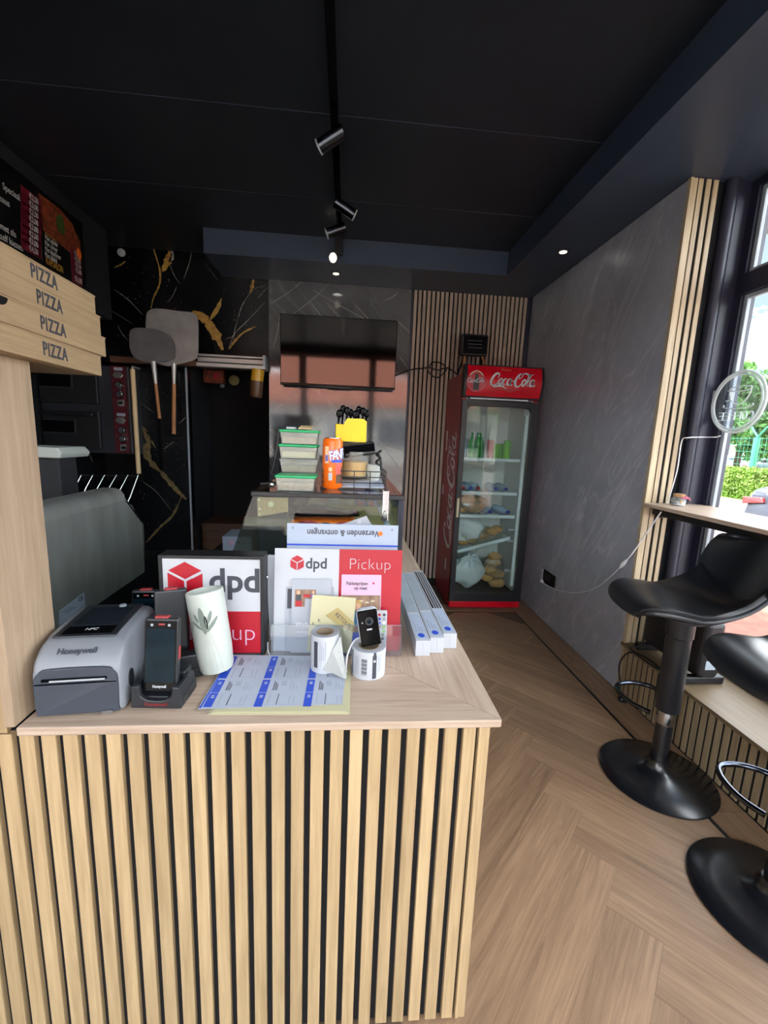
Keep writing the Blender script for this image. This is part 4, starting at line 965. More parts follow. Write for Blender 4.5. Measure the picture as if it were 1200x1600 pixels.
# menu boards on the bulkhead
MX = -1.922
def menu(label, y0, y1):
    m_ = thing('menu_board', label, 'menu board', (MX, 0, 0), 0, 'menu boards above the kitchen')
    MB().box(0, .012, y0, y1, 2.33, 2.86).build('board', 'menu_black', m_, bevel=.002); return m_
m1 = menu('black menu board with a column of prices on maroon bars', 2.30, 3.035)
m2 = menu('black menu board with a pizza photo and orange headings', 3.045, 3.50)
def mtext(m_, body, size, px, py, mat, align='LEFT', sx=.72):
    p = at(px, py, X=MX+.013); return text(body, size, (.0125, p.y, p.z), (0, 1, 0), (0, 0, 1), mat, m_, 'menu_text', .001, sx, align)
for i, pr in enumerate(('€2,50', '€3,00', '€3,50', '€2,00', '€3,00', '€2,50', '€3,00', '€4,50')):
    p = at(46, 306+11.6*i, X=MX+.013); q = at(35, 297+11.8*i, X=MX+.013)
    MB().box(.012, .0132, q.y-.01, p.y+.10, p.z-.027, p.z+.027).build('price_bar', 'menu_red', m1)
    text(pr, .045, (.0134, p.y+.035, p.z), (0, 1, 0), (0, 0, 1), 'menu_white', m1, 'menu_text', .001, .7, 'CENTER', 0, .0006)
for body, px, py in (('Speciaal', 4, 290), ('saus', 0, 309), ('met sla', 0, 352), ('zelf kiezen', 0, 368)): mtext(m1, body, .05, px, py, 'menu_white', 'LEFT', .8)
p, q = at(66, 309, X=MX+.013), at(124, 395, X=MX+.013)
P = [(.013, y_, z_) for y_, z_ in ((3.06, 2.83), (3.25, 2.835), (3.38, 2.80), (3.45, 2.72), (3.46, 2.60), (3.40, 2.60), (3.25, 2.61), (3.075, 2.63))]
MB().prism(P, (-.001, 0, 0)).build('pizza_photo', 'menu_food', m2)
MB().ball((.013, 3.25, 2.74), (.001, .045, .06), 12, 8, .4, 3, 2).build('photo_pepper', 'menu_green', m2); MB().ball((.013, 3.43, 2.63), (.001, .03, .035), 10, 8, .4, 3, 4).build('photo_tomato', 'orange', m2)
mtext(m2, 'TURKSE PIZZA', .055, 69.5, 361, 'menu_gold', 'LEFT', .55)
for i, b_ in enumerate(('Met salade', 'Met döner', 'Met kipdöner', 'Met falafel')): mtext(m2, b_, .042, 70.5, 370+9*i, 'menu_white', 'LEFT', .65)
mtext(m2, 'KAPSALON', .06, 72, 407, 'menu_gold', 'LEFT', .55)
for i, pr in enumerate(('€3,50', '€5,00', '€5,50', '€5,00')):
    p = at(121, 398+8.5*i, X=MX+.013)
    MB().box(.012, .0132, 3.33, 3.45, p.z-.024, p.z+.024).build('price_bar', 'menu_red', m2)
    text(pr, .04, (.0134, 3.41, p.z), (0, 1, 0), (0, 0, 1), 'menu_white', m2, 'menu_text', .001, .7)
p = at(119, 436, X=MX+.013); MB().box(.012, .0132, 3.33, 3.45, p.z-.03, p.z+.03).build('price_bar', 'menu_red', m2); text('€6,00', .05, (.0134, 3.40, p.z), (0, 1, 0), (0, 0, 1), 'menu_white', m2, 'menu_text', .001, .7)
# pizza boxes
for i, (yend, z0, z1, x, r_, ty, lb) in enumerate(((1.178, 1.5752, 1.6235, -.622, .03, 1.052, 'bottom pizza box of the stack'), (1.196, 1.6245, 1.671, -.618, .02, 1.048, 'second pizza box from the bottom of the stack'), (1.185, 1.672, 1.7185, -.621, .03, 1.045, 'third pizza box from the bottom of the stack'), (1.172, 1.7195, 1.762, -.623, .025, 1.04, 'topmost pizza box of the stack'))):
    b = thing('pizza_box', lb+' on the oak end cabinet', 'pizza box', (x, yend, z0), r_, 'pizza boxes on the oak end cabinet')
    h = z1-z0
    MB().box(-.40, 0, -.40, 0, 0, h).build('tray', 'box_card', b, bevel=.0015)
    MB().box(-.40, .0012, -.40, .0005, h-.0025, h).build('lid_flap', 'box_card', b)
    text('PIZZA', .037, (.0009, ty-yend-.055, h*.5), (0, 1, 0), (0, 0, 1), 'ink', b, 'lettering', .0006, .72, 'CENTER', 0, .0007, 1.15)
    if i in (1, 2): MB().prism([(-.0005, -.345+.02*math.cos(a), h*.98-.017*math.sin(a)) for a in [PI*j/10 for j in range(11)]], (.0012, 0, 0)).build('tab_slot', 'menu_black', b)

# ================================================================== glass showcase on the counter's long leg
VY, VZ = 1.30, 1.272
sh = thing('glass_showcase', 'glass food showcase on the counter behind the pickup display', 'showcase', (-.1, 2.1, CT))
def vb(nm, mat, x0, x1, y0, y1, z0, z1, **k): return MB().box(x0+.1, x1+.1, y0-2.1, y1-2.1, z0-CT, z1-CT).build(nm, mat, sh, **k)
def vp(nm, mat, poly, vec): return MB().prism([(x+.1, y-2.1, z-CT) for x, y, z in poly], vec).build(nm, mat, sh)
vp('end_pane', 'vitrine_glass', [(-.278, VY, VZ-.008), (.170, VY, VZ-.008), (.170, VY, CT+.003), (-.43, VY, CT+.003)], (0, .006, 0))
vp('sloping_pane', 'vitrine_glass', [(-.282, VY+.008, VZ-.008), (-.434, VY+.008, CT+.003), (-.434, 2.9, CT+.003), (-.282, 2.9, VZ-.008)], (.006, 0, 0))
vb('side_pane', 'vitrine_glass', .163, .169, VY+.02, 2.9, CT+.003, VZ-.008)
vb('top_pane', 'vitrine_glass', -.285, .176, VY+.014, 2.9, VZ-.004, VZ+.004)
vb('front_edge', 'black_plastic', -.286, .178, VY-.004, VY+.012, VZ-.008, VZ+.006, bevel=.002)
vb('corner_post', 'dark_post', .158, .176, VY, VY+.018, CT+.001, VZ-.009)
vb('back_post', 'dark_post', .150, .176, 2.885, 2.905, CT+.001, VZ-.009)
vb('top_strip', 'dark_post', .164, .178, VY+.014, 2.9, VZ-.016, VZ-.005)
vb('plinth', 'paper_blue', -.20, .150, 1.42, 2.88, CT+.002, 1.10)
dk = vb('deck', 'tape', -.20, .150, 1.42, 2.88, 1.101, 1.113)
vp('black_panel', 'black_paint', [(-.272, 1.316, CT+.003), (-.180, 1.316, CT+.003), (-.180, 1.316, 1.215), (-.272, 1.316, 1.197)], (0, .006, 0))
vp('tan_reflection', 'box_card', [(-.272, 1.325, CT+.2), (-.180, 1.325, CT+.2), (-.180, 1.325, 1.258), (-.272, 1.325, 1.258)], (0, .004, 0))  # reflection in the end glass, built as a tan board behind it
MB().cyl((-.232+.1, 1.3235-2.1, 1.237-CT), (-.232+.1, 1.3265-2.1, 1.237-CT), .0085, n=18).build('reflected_disc', 'cream', sh)  # white round of the same reflection, built as a disc
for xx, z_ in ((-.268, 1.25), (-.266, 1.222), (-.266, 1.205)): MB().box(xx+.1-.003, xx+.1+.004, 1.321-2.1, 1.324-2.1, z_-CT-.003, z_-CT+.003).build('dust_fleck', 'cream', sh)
cl = MB().box(.108+.1, .128+.1, VY-.006-2.1, VY+.014-2.1, VZ-.075-CT, VZ+.022-CT).build('glass_clamp', 'chrome', sh, bevel=.003); MB().ball((.118+.1, VY-.008-2.1, VZ-.052-CT), (.008, .004, .012), 10, 8).build('clamp_screw', 'steel', cl, smooth=True)
vb('middle_shelf', 'vitrine_glass', -.20, .150, 1.62, 2.86, 1.19, 1.196)
dz = 1.1132+.010
m = thing('black_food_lid', 'flat black plastic lid lying in the showcase', 'lid', (-.075, 1.50, dz+.045))
MB().prism(smooth_pts([(-.10, 0, 0), (-.09, 0, .022), (-.03, 0, .028), (.06, 0, .018), (.11, 0, .012), (.112, 0, .004), (.0, 0, .002)], 4, True), (0, .09, 0)).build('lid', 'gloss_black', m, smooth=True, bevel=.003)
pk = thing('snack_packet', 'orange and red snack packet under the black lid in the showcase', 'packet', (-.07, 1.50, dz))
MB().box(-.12, .10, -.05, .06, -.0095, .042).build('packet', 'orange', pk, bevel=.012, seg=3)
MB().ball((-.06, -.050, .024), (.042, .003, .017), 14, 8).build('red_badge', 'red', pk); MB().ball((.0, -.050, .02), (.026, .003, .016), 14, 8).build('black_badge', 'menu_black', pk); MB().box(-.012, .012, -.0535, -.052, .008, .03).build('cow_patch', 'white', pk)
MB().ball((.06, -.049, .026), (.03, .004, .013), 12, 8).build('tomato_print', 'red', pk)
for x, c_, lb in ((.055, 'blue', 'blue packet standing at the right of the showcase'), (.10, 'cap_blue', 'dark blue packet standing rightmost in the showcase')):
    q = thing('blue_packet', lb, 'packet', (x, 1.78, 1.1965), .1, 'blue packets in the showcase')
    MB().box(-.02, .02, -.015, .015, 0, .066).build('packet', c_, q, bevel=.004); MB().box(-.012, .012, -.017, -.0155, .008, .03).build('red_mark', 'red', q)
q = thing('white_carton', 'small white carton on the showcase shelf', 'carton', (-.055, 1.75, 1.1965)); MB().box(-.022, .022, -.02, .02, 0, .06).build('carton', 'white', q, bevel=.002); MB().box(-.02, .02, -.0215, -.0201, .012, .028).build('print_band', 'light_ink', q)
q = thing('glass_jar', 'greenish glass jar at the middle of the showcase shelf', 'jar', (.0, 1.95, 1.1965)); MB().lathe([(.03, 0), (.033, .006), (.033, .05), (.026, .06)], 18).build('jar', 'clear_plastic', q, smooth=True); MB().lathe([(.027, .06), (.027, .068), (.01, .069)], 18).build('lid', 'green_lid', q, smooth=True)
# carton and grey box on the server side
a, b = at(347, 838, Y=2.45), at(400, 862, Y=2.45)
q = thing('grey_carton', 'pale grey carton seen through the sloping showcase glass', 'carton', (a.x, 2.45, b.z))
MB().box(0, .165, 0, .2, 0, a.z-b.z).build('carton', 'paper_blue', q, bevel=.004); MB().ball((.05, -.001, .05), (.015, .002, .015), 12, 8).build('red_mark', 'pink', q)
for i in range(3): MB().box(.085+.028*i, .097+.028*i, -.0015, .0005, .045, .056).build('print_mark', 'ink', q)
MB().box(-.06, .165, -.06, .3, -b.z+.001, -.001).build('base_unit', 'oven_body', q)
# ---- plastic tubs
def tub(label, loc, w, d, h, lid, fill, grp='plastic tubs on the showcase'):
    t_ = thing('food_tub', label, 'tub', loc, 0, grp)
    k = MB(); k.prism([(-w*.46, -d*.46, .001), (w*.46, -d*.46, .001), (w*.46, d*.46, .001), (-w*.46, d*.46, .001)], (0, 0, .0015))
    for a, b in (((-1, -1), (1, -1)), ((1, -1), (1, 1)), ((1, 1), (-1, 1)), ((-1, 1), (-1, -1))):
        lo = [Vector((p[0]*w*.46, p[1]*d*.46, .001)) for p in (a, b)]; hi = [Vector((p[0]*w*.5, p[1]*d*.5, h-.008)) for p in (b, a)]
        k.prism(lo+hi, Vector((-(a[0]+b[0])/2, -(a[1]+b[1])/2, 0))*.001)
    k.build('tub', 'clear_plastic', t_)
    MB().box(-w*.45, w*.45, -d*.45, d*.45, .003, .003+h*.42).build('contents', fill, t_, bevel=.003)
    MB().box(-w*.53, w*.53, -d*.53, d*.53, h-.010, h-.001).build('lid', lid, t_, bevel=.0035, seg=3)
    return t_
VT = VZ+.0045
c = at(461, 768, Z=VT); tub('green-lidded tub standing alone at the front of the showcase top', (c.x, c.y+.05, VT), .118, .09, .050, 'green_lid', 'spice')
c = at(470.5, 757, Z=VT); TX = c.x; TY = 1.50
for i, (lid, fill, lb) in enumerate((('clear_plastic', 'spice', 'clear-lidded tub at the bottom of the tall tub stack'), ('clear_plastic', 'spice', 'clear-lidded tub second from the bottom of the tall tub stack'), ('green_lid', 'cream', 'green-lidded tub second from the top of the tall tub stack'), ('green_lid', 'spice', 'green-lidded tub on top of the tall tub stack, toothpicks on it'))):
    tub(lb, (TX-.002+.003*(i % 2), TY, VT+.0475*i), .122, .095, .0475, lid, fill)
q = thing('toothpick_bundle', 'small bundle of wooden toothpicks on the topmost tub', 'toothpicks', (TX+.02, TY-.01, VT+.19))
for i in range(7): MB().tube([(-.02+.006*i, -.03, .004), (-.018+.006*i, .03, .013)], .0028, 6).build('toothpick', 'pale_handle', q)
q = thing('sugar_sachet', 'white sachet on the topmost tub', 'sachet', (TX-.028, TY-.01, VT+.19)); MB().box(-.016, .016, -.02, .02, 0, .008).build('sachet', 'white', q, bevel=.003)
# ---- drink can
c = at(518, 765, Z=VT)
can0 = can('tall_drink_can', 'tall orange drink can standing at the showcase front beside the tubs', (c.x, c.y+.033, VT), 'orange', .168, .033)
def can_patch(a0, a1, z0, z1, mat, nm, r=.0335):
    k = MB(); n_ = 8; A = [math.radians(a0+(a1-a0)*i/n_) for i in range(n_+1)]
    k.bm.faces  # curved patch that follows the can wall
    V = [[k.bm.verts.new((rr*math.cos(a), rr*math.sin(a), z)) for a in A] for rr, z in ((r, z0), (r, z1), (r-.0006, z1), (r-.0006, z0))]
    for i in range(n_):
        for j in range(4): k.bm.faces.new((V[j][i], V[j][i+1], V[(j+1) % 4][i+1], V[(j+1) % 4][i]))
    return k.build(nm, mat, can0, smooth=True)
plain('letter_white', '#e6e8ea', .5); plain('can_pale', '#f6c8a0', .35); plain('core_card', '#8d7b66', .8); plain('flap_grey', '#a9aba9', .8, var=.06, scale=200); plain('coral', '#e2574a', .35)
can_patch(225, 250, .085, .14, 'can_pale', 'nutrition_panel'); can_patch(228, 247, .092, .112, 'blue', 'panel_print'); can_patch(250, 272, .03, .055, 'white', 'barcode_panel')
can_patch(252, 270, .06, .072, 'can_pale', 'panel_print'); can_patch(295, 345, .02, .075, 'brown_sauce', 'fruit_print'); can_patch(290, 330, .05, .085, 'coral', 'fruit_print')
can_patch(268, 340, .088, .098, 'blue', 'swoosh')
for i, ch in enumerate('FANTA'):
    a = math.radians(265+22*i); rr = .0342
    o_ = (rr*math.cos(a), rr*math.sin(a), .108+.003*i); ex = Vector((-math.sin(a), math.cos(a), .12))
    text(ch, .042, (o_[0]*.992, o_[1]*.992, o_[2]), ex, (0, 0, 1), 'blue', can0, 'lettering', .0008, .66, bold=.0026)
    text(ch, .042, o_, ex, (0, 0, 1), 'letter_white', can0, 'lettering', .0008, .72, bold=.0008)
# ---- wire basket with its contents
c = at(553, 767, Z=VT); BX, BY0 = c.x, c.y+.03
bk = thing('wire_basket', 'black wire basket at the front right of the showcase top', 'basket', (BX, BY0, VT))
k = MB(); w2, d2, h2 = .106, .25, .062
for z in (.003, .024, .043, .062): k.tube([(-w2, 0, z), (w2, 0, z), (w2, d2, z), (-w2, d2, z)], .0018, 6, True)
k.build('hoop', 'cord_black', bk, smooth=True)
k = MB()
for i in range(5):
    x = -w2+2*w2*i/4
    for y_ in (0, d2): k.cyl((x, y_, .003), (x, y_, .062), .0016, n=6)
    k.cyl((x, 0, .003), (x, d2, .003), .0016, n=6)
for i in range(1, 5):
    for x in (-w2, w2): k.cyl((x, d2*i/5, .003), (x, d2*i/5, .062), .0016, n=6)
k.build('upright', 'cord_black', bk, smooth=True)
for s in (-1, 1): MB().ball((s*w2, -.002, .004), .005, 8, 6).build('foot', 'cord_black', bk)
q = thing('folded_paper', 'folded white paper lying in the wire basket', 'paper', (BX+.02, BY0+.10, VT+.006))
MB().prism([(-.09, -.09, 0), (.08, -.09, 0), (.085, .10, .022), (-.08, .12, .016)], (0, 0, .002)).build('sheet', 'white', q); MB().prism([(-.05, -.085, .004), (.082, -.088, .003), (.08, -.02, .016), (.02, -.03, .014)], (0, 0, .002)).build('fold', 'paper_blue', q)
q = thing('mustard_tub', 'clear tub with yellow contents standing in the wire basket', 'tub', (BX+.0, BY0+.15, VT+.03))
MB().lathe([(.048, 0), (.055, .07), (.057, .088)], 20, close=False).build('tub', 'clear_plastic', q, smooth=True); MB().lathe([(.001, .002), (.045, .002), (.050, .055), (.02, .06)], 20, close=False).build('contents', 'mustard', q, smooth=True); MB().lathe([(.059, .086), (.059, .092), (.01, .094)], 20).build('lid', 'clear_plastic', q, smooth=True)
q = thing('pale_green_cup', 'pale green cup behind the yellow tub in the basket', 'cup', (BX+.072, BY0+.14, VT+.008)); MB().lathe([(.02, 0), (.028, .06), (.027, .07)], 16).build('cup', 'porcelain', q, smooth=True)
q = thing('cutlery_pack', 'black plastic cutlery pack lying over the basket contents', 'cutlery', (BX+.012, BY0+.15, VT+.118), (0, -.16, .1))
MB().box(-.055, .06, -.05, .05, -.012, .034).build('pack', 'soft_black', q, bevel=.008, seg=3)
for i in range(6): MB().tube([(-.05, -.051, .006+.0042*i), (.056, -.051, .003+.0046*i)], .0026, 6).build('fork_handle', 'gloss_black', q, smooth=True)
q = thing('yellow_cutlery_box', 'yellow box of black plastic cutlery on top of the basket', 'box', (BX-.012, BY0+.17, VT+.156), (0, 0, .05))
q.scale = (1.15, 1.1, 1.1)
MB().box(-.05, .045, -.03, .035, 0, .055).build('box', 'yellow', q, bevel=.002)
MB().prism([(-.022, -.0315, .0), (.045, -.0315, .0), (.045, -.0315, .066), (.035, -.0315, .074), (-.015, -.0315, .074), (-.024, -.0315, .060)], (0, .0012, 0)).build('front_flap', 'yellow', q)
for i in range(8):
    x = -.046+.0125*i; y_ = (-.012, .012, .0, .02)[i % 4]; t_ = .08+.016*((i*3) % 4)/3
    MB().tube([(x, y_, .02), (x+.004, y_, .06), (x+.006, y_-.004, t_)], [.003, .003, .004], 6).ball((x+.006, y_-.004, t_+.008), (.010, .005, .014), 10, 8).build('spoon' if i % 2 else 'fork', 'gloss_black', q, smooth=True)
q = thing('black_pen_cord', 'short black coiled cord hanging at the basket corner', 'cord', (BX+.085, BY0+.1, VT+.07)); MB().tube([(.008*math.cos(a*.9), .008*math.sin(a*.9), .06-.004*a) for a in range(14)], .004, 6).tube([(0, 0, .05), (.01, .0, .02), (.012, 0, -.01)], .005, 6).build('cord', 'cord_black', q, smooth=True)
q = thing('steel_tongs', 'small bright steel tongs lying at the left of the showcase top', 'tongs', (-.235, 1.36, VT+.004), .1)
MB().tube([(-.035, 0, .012), (.0, .01, .016), (.05, .02, .012)], .004, 8).tube([(-.035, .02, .012), (.0, .02, .016), (.05, .022, .012)], .004, 8).build('arm', 'chrome', q, smooth=True); MB().ball((.0, .01, .012), (.012, .012, .012), 10, 8).build('hinge', 'steel_edge', q, smooth=True)
q = thing('black_bag', 'dark crumpled bag behind the front tub on the showcase', 'bag', (-.20, 1.56, VT+.003)); MB().ball((0, 0, .035), (.05, .04, .036), 18, 12, .3, 2, 5).build('bag', 'soft_black', q, smooth=True)

# ================================================================== things on the front of the counter
T = CT+.0005
# label printer
pr = thing('label_printer', 'grey and charcoal label printer beside the upright oak panel', 'printer', (-.548, .866, T), math.radians(6.0))
W2 = .085
def side_prof(x):  # outline in y, z
    return [(x, .004, .004), (x, -.002, .02), (x, .0, .098), (x, .010, .122), (x, .035, .142), (x, .075, .1535), (x, .20, .160), (x, .222, .148), (x, .225, .03), (x, .222, .004)]
prf = side_prof(0); k = MB()
secs = [(-W2, .92), (-W2+.006, .985), (-W2+.016, 1.0), (W2-.016, 1.0), (W2-.006, .985), (W2, .92)]
rings = []
for x, s_ in secs: rings.append([k.bm.verts.new((x, .11+(y_-.11)*(s_ if s_ < .95 else 1), z_*s_ if z_ > .02 else z_)) for _, y_, z_ in prf])
for A, B_ in zip(rings, rings[1:]):
    for j in range(len(prf)): k.bm.faces.new((A[j], A[(j+1) % len(prf)], B_[(j+1) % len(prf)], B_[j]))
k.bm.faces.new(rings[0][::-1]); k.bm.faces.new(rings[-1])
k.build('housing', 'printer_grey', pr, bevel=.004, seg=3, smooth=True)
fd_ = smooth_pts([(-.077, -.0045, .006), (-.078, -.0055, .08), (-.070, -.003, .099), (-.05, -.002, .107), (.05, -.002, .107), (.070, -.003, .099), (.078, -.0055, .08), (.077, -.0045, .006)], 3)
MB().prism(fd_, (0, .01, 0)).build('front_cover', 'printer_dark', pr, bevel=.001)
MB().box(-.076, .076, -.0068, -.0035, .0755, .0770).build('cover_seam', 'gloss_black', pr)
MB().box(-.062, .058, -.0078, -.002, .0835, .0875).build('paper_slot', 'gloss_black', pr); MB().box(-.046, .056, -.0105, -.003, .0838, .0862).build('paper_edge', 'white', pr)
def top(x, y_, dz=0): # point on the sloping top
    return (x, y_, .1535+(y_-.075)*.052+dz)
tp_ = MB(); tp_.prism([top(-.066, .050, -.002), top(.058, .050, -.002), top(.064, .207, -.001), top(-.062, .207, -.001)], (0, 0, .004)); tp_.build('top_panel', 'device_dark', pr, bevel=.002)
MB().prism([top(-.046, .098, .003), top(.044, .098, .003), top(.047, .186, .003), top(-.042, .186, .003)], (0, 0, .0012)).build('display', 'printer_screen', pr)
MB().prism([top(-.052, .058, .003), top(.046, .058, .003), top(.047, .092, .003), top(-.05, .092, .003)], (0, 0, .0008)).build('key_field', 'gloss_black', pr)
text('NFC', .013, top(.0, .076, .0042), (1, 0, 0), (0, 1, .05), 'menu_white', pr, 'lettering', .0004, 1, shear=.2)
MB().cyl(top(.02, .195, .0025), top(.02, .195, .006), .008, n=16).build('power_button', 'pvc_grey', pr, smooth=True)
text('Honeywell', .0175, (-.005, .0205, .1345), (1, 0, 0), (0, .42, .40), 'printer_dark', pr, 'lettering', .0006, 1.0, bold=.0004)
MB().prism([(W2-.0008, .045+.014*math.cos(a)*1.0, .055+.02*math.sin(a)) for a in [2*PI*i/16 for i in range(16)]], (.003, 0, 0)).build('side_latch', 'device_dark', pr)
MB().box(.046, .066, -.010, -.003, .004, .012).build('port_cover', 'chrome', pr)
# handheld terminals and cradles
def terminal(name, label, loc, rot, text_on=True, group='handheld terminals on the counter'):
    t_ = thing(name, label, 'handheld terminal', loc, rot, group)
    MB().box(-.037, .037, 0, .018, 0, .163).build('body', 'device_dark', t_, bevel=.006, seg=3)
    MB().box(-.0335, .0335, -.0012, .001, .005, .157).build('front_glass', 'gloss_black', t_, bevel=.0005)
    MB().box(-.0310, .0310, -.0018, -.001, .022, .140).build('screen', 'device_screen', t_)
    MB().box(-.016, .014, .002, .016, .160, .1665).build('red_trim', 'device_red', t_, bevel=.002)
    MB().box(-.005, .008, -.0016, 0, .1475, .1515).build('speaker', 'device_red', t_)
    for x in (-.019, .018): MB().cyl((x, -.001, .148), (x, -.0022, .148), .003, n=12).build('lens', 'pvc_grey', t_)
    MB().box(.036, .0385, .005, .012, .07, .10).build('side_button', 'device_red', t_)
    if text_on: text('Honeywell', .0085, (0, -.0022, .0125), (1, 0, 0), (0, 0, 1), 'white', t_, 'lettering', .0004, .8, bold=.0003)
    return t_
def cradle(label, loc, rot):
    c_ = thing('charging_cradle', label, 'cradle', loc, rot, 'charging cradles on the counter')
    # front wall with a scooped top
    P = [(-.054, 0), (.054, 0), (.051, .05), (.036, .052), (.032, .028), (.018, .020), (0, .018), (-.018, .020), (-.032, .028), (-.036, .052), (-.051, .05)]
    MB().prism([(x, 0, z_) for x, z_ in P], (0, .012, 0)).build('front_wall', 'device_dark', c_, bevel=.0025)
    MB().box(-.054, .054, .012, .085, 0, .022).build('base', 'device_dark', c_, bevel=.002)
    for s in (-1, 1): MB().prism([(s*.054, .012, .0), (s*.054, .085, .0), (s*.049, .085, .042), (s*.050, .055, .058), (s*.0505, .04, .050), (s*.051, .012, .05)], (-s*.010, 0, 0)).build('side_wall', 'device_dark', c_, bevel=.002)
    MB().box(-.044, .044, .05, .085, .022, .06).build('rear_block', 'device_dark', c_, bevel=.004)
    text('Honeywell', .0125, (0, -.0006, .0105), (1, 0, 0), (0, 0, 1), 'device_red', c_, 'lettering', .0006, .9)
    return c_
cradle('charging cradle at the front of the counter right of the printer', (-.402, .884, T), math.radians(-3))
terminal('handheld_terminal', 'handheld terminal facing front in the nearest charging cradle', (-.400, .900, T+.030), (math.radians(-9), 0, math.radians(-2)))
cradle('charging cradle half hidden behind the nearest one', (-.424, 1.075, T), math.radians(200))
terminal('handheld_terminal', 'handheld terminal seen edge-on in the cradle behind, red top', (-.430, 1.055, T+.045), (math.radians(6), 0, math.radians(200)))
terminal('handheld_terminal', 'handheld terminal of which only the top shows behind the printer', (-.538, 1.150, T+.004), (math.radians(-4), 0, math.radians(3)), False)
# leaning vase
va = thing('white_vase', 'white tube vase with a cut-out leaf pattern leaning on the sign', 'vase', (-.314, 1.030, T+.008), (math.radians(-6), math.radians(-9.5), 0))
MB().lathe([(.030, 0), (.037, .003), (.0405, .012), (.0438, .06), (.0445, .204), (.0425, .206), (.0395, .203), (.039, .03), (.001, .02)], 40, close=False).build('tube', 'porcelain', va, smooth=True)
def vleaf(cx, cz, w_, h_, tilt, mat='leaf_grey', nm='leaf_relief'):
    P = []
    for i in range(14):
        a = 2*PI*i/14; u, v_ = w_*math.sin(a)*abs(math.sin(a))**.3, h_*math.cos(a)
        x, z_ = cx+u*math.cos(tilt)+v_*math.sin(tilt), cz+v_*math.cos(tilt)-u*math.sin(tilt)
        ang = -PI/2+.10+x/.0425; P.append((math.cos(ang), math.sin(ang), z_))
    k = MB(); n = len(P)
    A = [k.bm.verts.new((p[0]*.0452, p[1]*.0452, p[2])) for p in P]; B_ = [k.bm.verts.new((p[0]*.0430, p[1]*.0430, p[2])) for p in P]
    k.bm.faces.new(A); k.bm.faces.new(B_[::-1])
    for i in range(n): k.bm.faces.new((A[i], B_[i], B_[(i+1) % n], A[(i+1) % n]))
    return k.build(nm, mat, va)
vleaf(-.004, .140, .0075, .034, -.08); vleaf(.003, .135, .0035, .017, -.05, 'gloss_black', 'cut_out'); vleaf(.012, .146, .004, .017, .35); vleaf(.016, .128, .004, .022, .7); vleaf(-.018, .148, .0028, .012, -.35); vleaf(-.019, .130, .0030, .016, -.8)
for i, (x0, x1) in enumerate(((-.012, .0), (-.003, .001), (.003, .002), (.012, .004), (.024, .008))):
    k = [(x0+(x1-x0)*t_**1.4, .012+.10*t_) for t_ in [j/8 for j in range(9)]]
    MB().tube([(.0444*math.cos(-PI/2+.10+x/.0425), .0444*math.sin(-PI/2+.10+x/.0425), z_) for x, z_ in k], .0006, 6).build('stem_relief', 'porcelain', va)
# courier logo cube: three faces with white gaps
def courier_cube(o, ex, ey, s, par):
    o = Vector(o); ex = Vector(ex); ey = Vector(ey); n = ex.cross(ey); n.normalize()
    def F(pts): MB().prism([o+ex*x*s+ey*y_*s for x, y_ in pts], n*.0008).build('logo_face', 'red', par)
    F([(0, 1), (.82, .54), (.0, .08), (-.82, .54)])
    F([(-.86, .42), (-.06, -.03), (-.06, -.96), (-.86, -.52)])
    F([(.86, .42), (.86, -.52), (.06, -.96), (.06, -.03), (.44, .18), (.30, .26)] if 0 else [(.86, .42), (.86, -.52), (.06, -.96), (.06, -.03)])
    MB().prism([o+ex*x*s+ey*y_*s+n*.0009 for x, y_ in ((.82, .52), (.86, .40), (.36, .12), (.24, .20), (.30, .26))], n*.0005).build('logo_notch', 'white', par)
# black framed light sign
sg = thing('framed_sign', 'black-framed white and red courier sign standing behind the vase', 'sign', (-.3475, 1.112, T))
MB().box(-.1335, .1335, .006, .058, 0, .2805).build('case', 'black_plastic', sg, bevel=.002)
fm = MB()
for q in ((-.1335, -.1240, 0, .2805), (.1240, .1335, 0, .2805), (-.124, .124, 0, .0085), (-.124, .124, .272, .2805)): fm.box(q[0], q[1], -.002, .006, q[2], q[3])
fm.build('frame', 'black_plastic', sg, bevel=.0015)
MB().box(-.124, .124, .002, .0058, .1275, .272).build('white_panel', 'white', sg); MB().box(-.124, .124, .002, .0058, .0085, .1275).build('red_panel', 'red', sg)
courier_cube((-.068, .0018, .212), (1, 0, 0), (0, 0, 1), .051, sg)
text('dpd', .090, (.058, .0014, .2105), (1, 0, 0), (0, 0, 1), 'ink', sg, 'lettering', .001, .98, bold=.0022)
text('Pickup', .068, (.022, .0014, .066), (1, 0, 0), (0, 0, 1), 'pink', sg, 'lettering', .001, 1.0, bold=-.0012)
MB().ball((.136, .03, .215), (.004, .004, .005), 10, 8).build('side_screw', 'chrome', sg, smooth=True)
# courier pickup display with acrylic pocket
dp = thing('pickup_display', 'white and red courier pickup display board with clear acrylic pocket', 'display', (-.0175, 1.138, T))
dp.rotation_euler = (math.radians(-7), 0, 0)
MB().box(-.1775, .0, .0, .004, 0, .290).build('white_board', 'white', dp); MB().box(.0002, .1775, .0, .004, 0, .290).build('red_board', 'red', dp)
courier_cube((-.116, -.0002, .250), (1, 0, 0), (0, 0, 1), .0215, dp)
text('dpd', .042, (-.063, -.0004, .248), (1, 0, 0), (0, 0, 1), 'ink', dp, 'lettering', .0008, .95, bold=.0008)
text('Pickup', .046, (.087, -.0004, .248), (1, 0, 0), (0, 0, 1), 'white', dp, 'lettering', .0008, 1.0, bold=-.0012)
MB().box(-.179, .179, -.034, -.032, 0, .085).box(-.179, -.177, -.032, .0, 0, .085).box(.177, .179, -.032, .0, 0, .085).build('pocket', 'clear_acryl', dp)
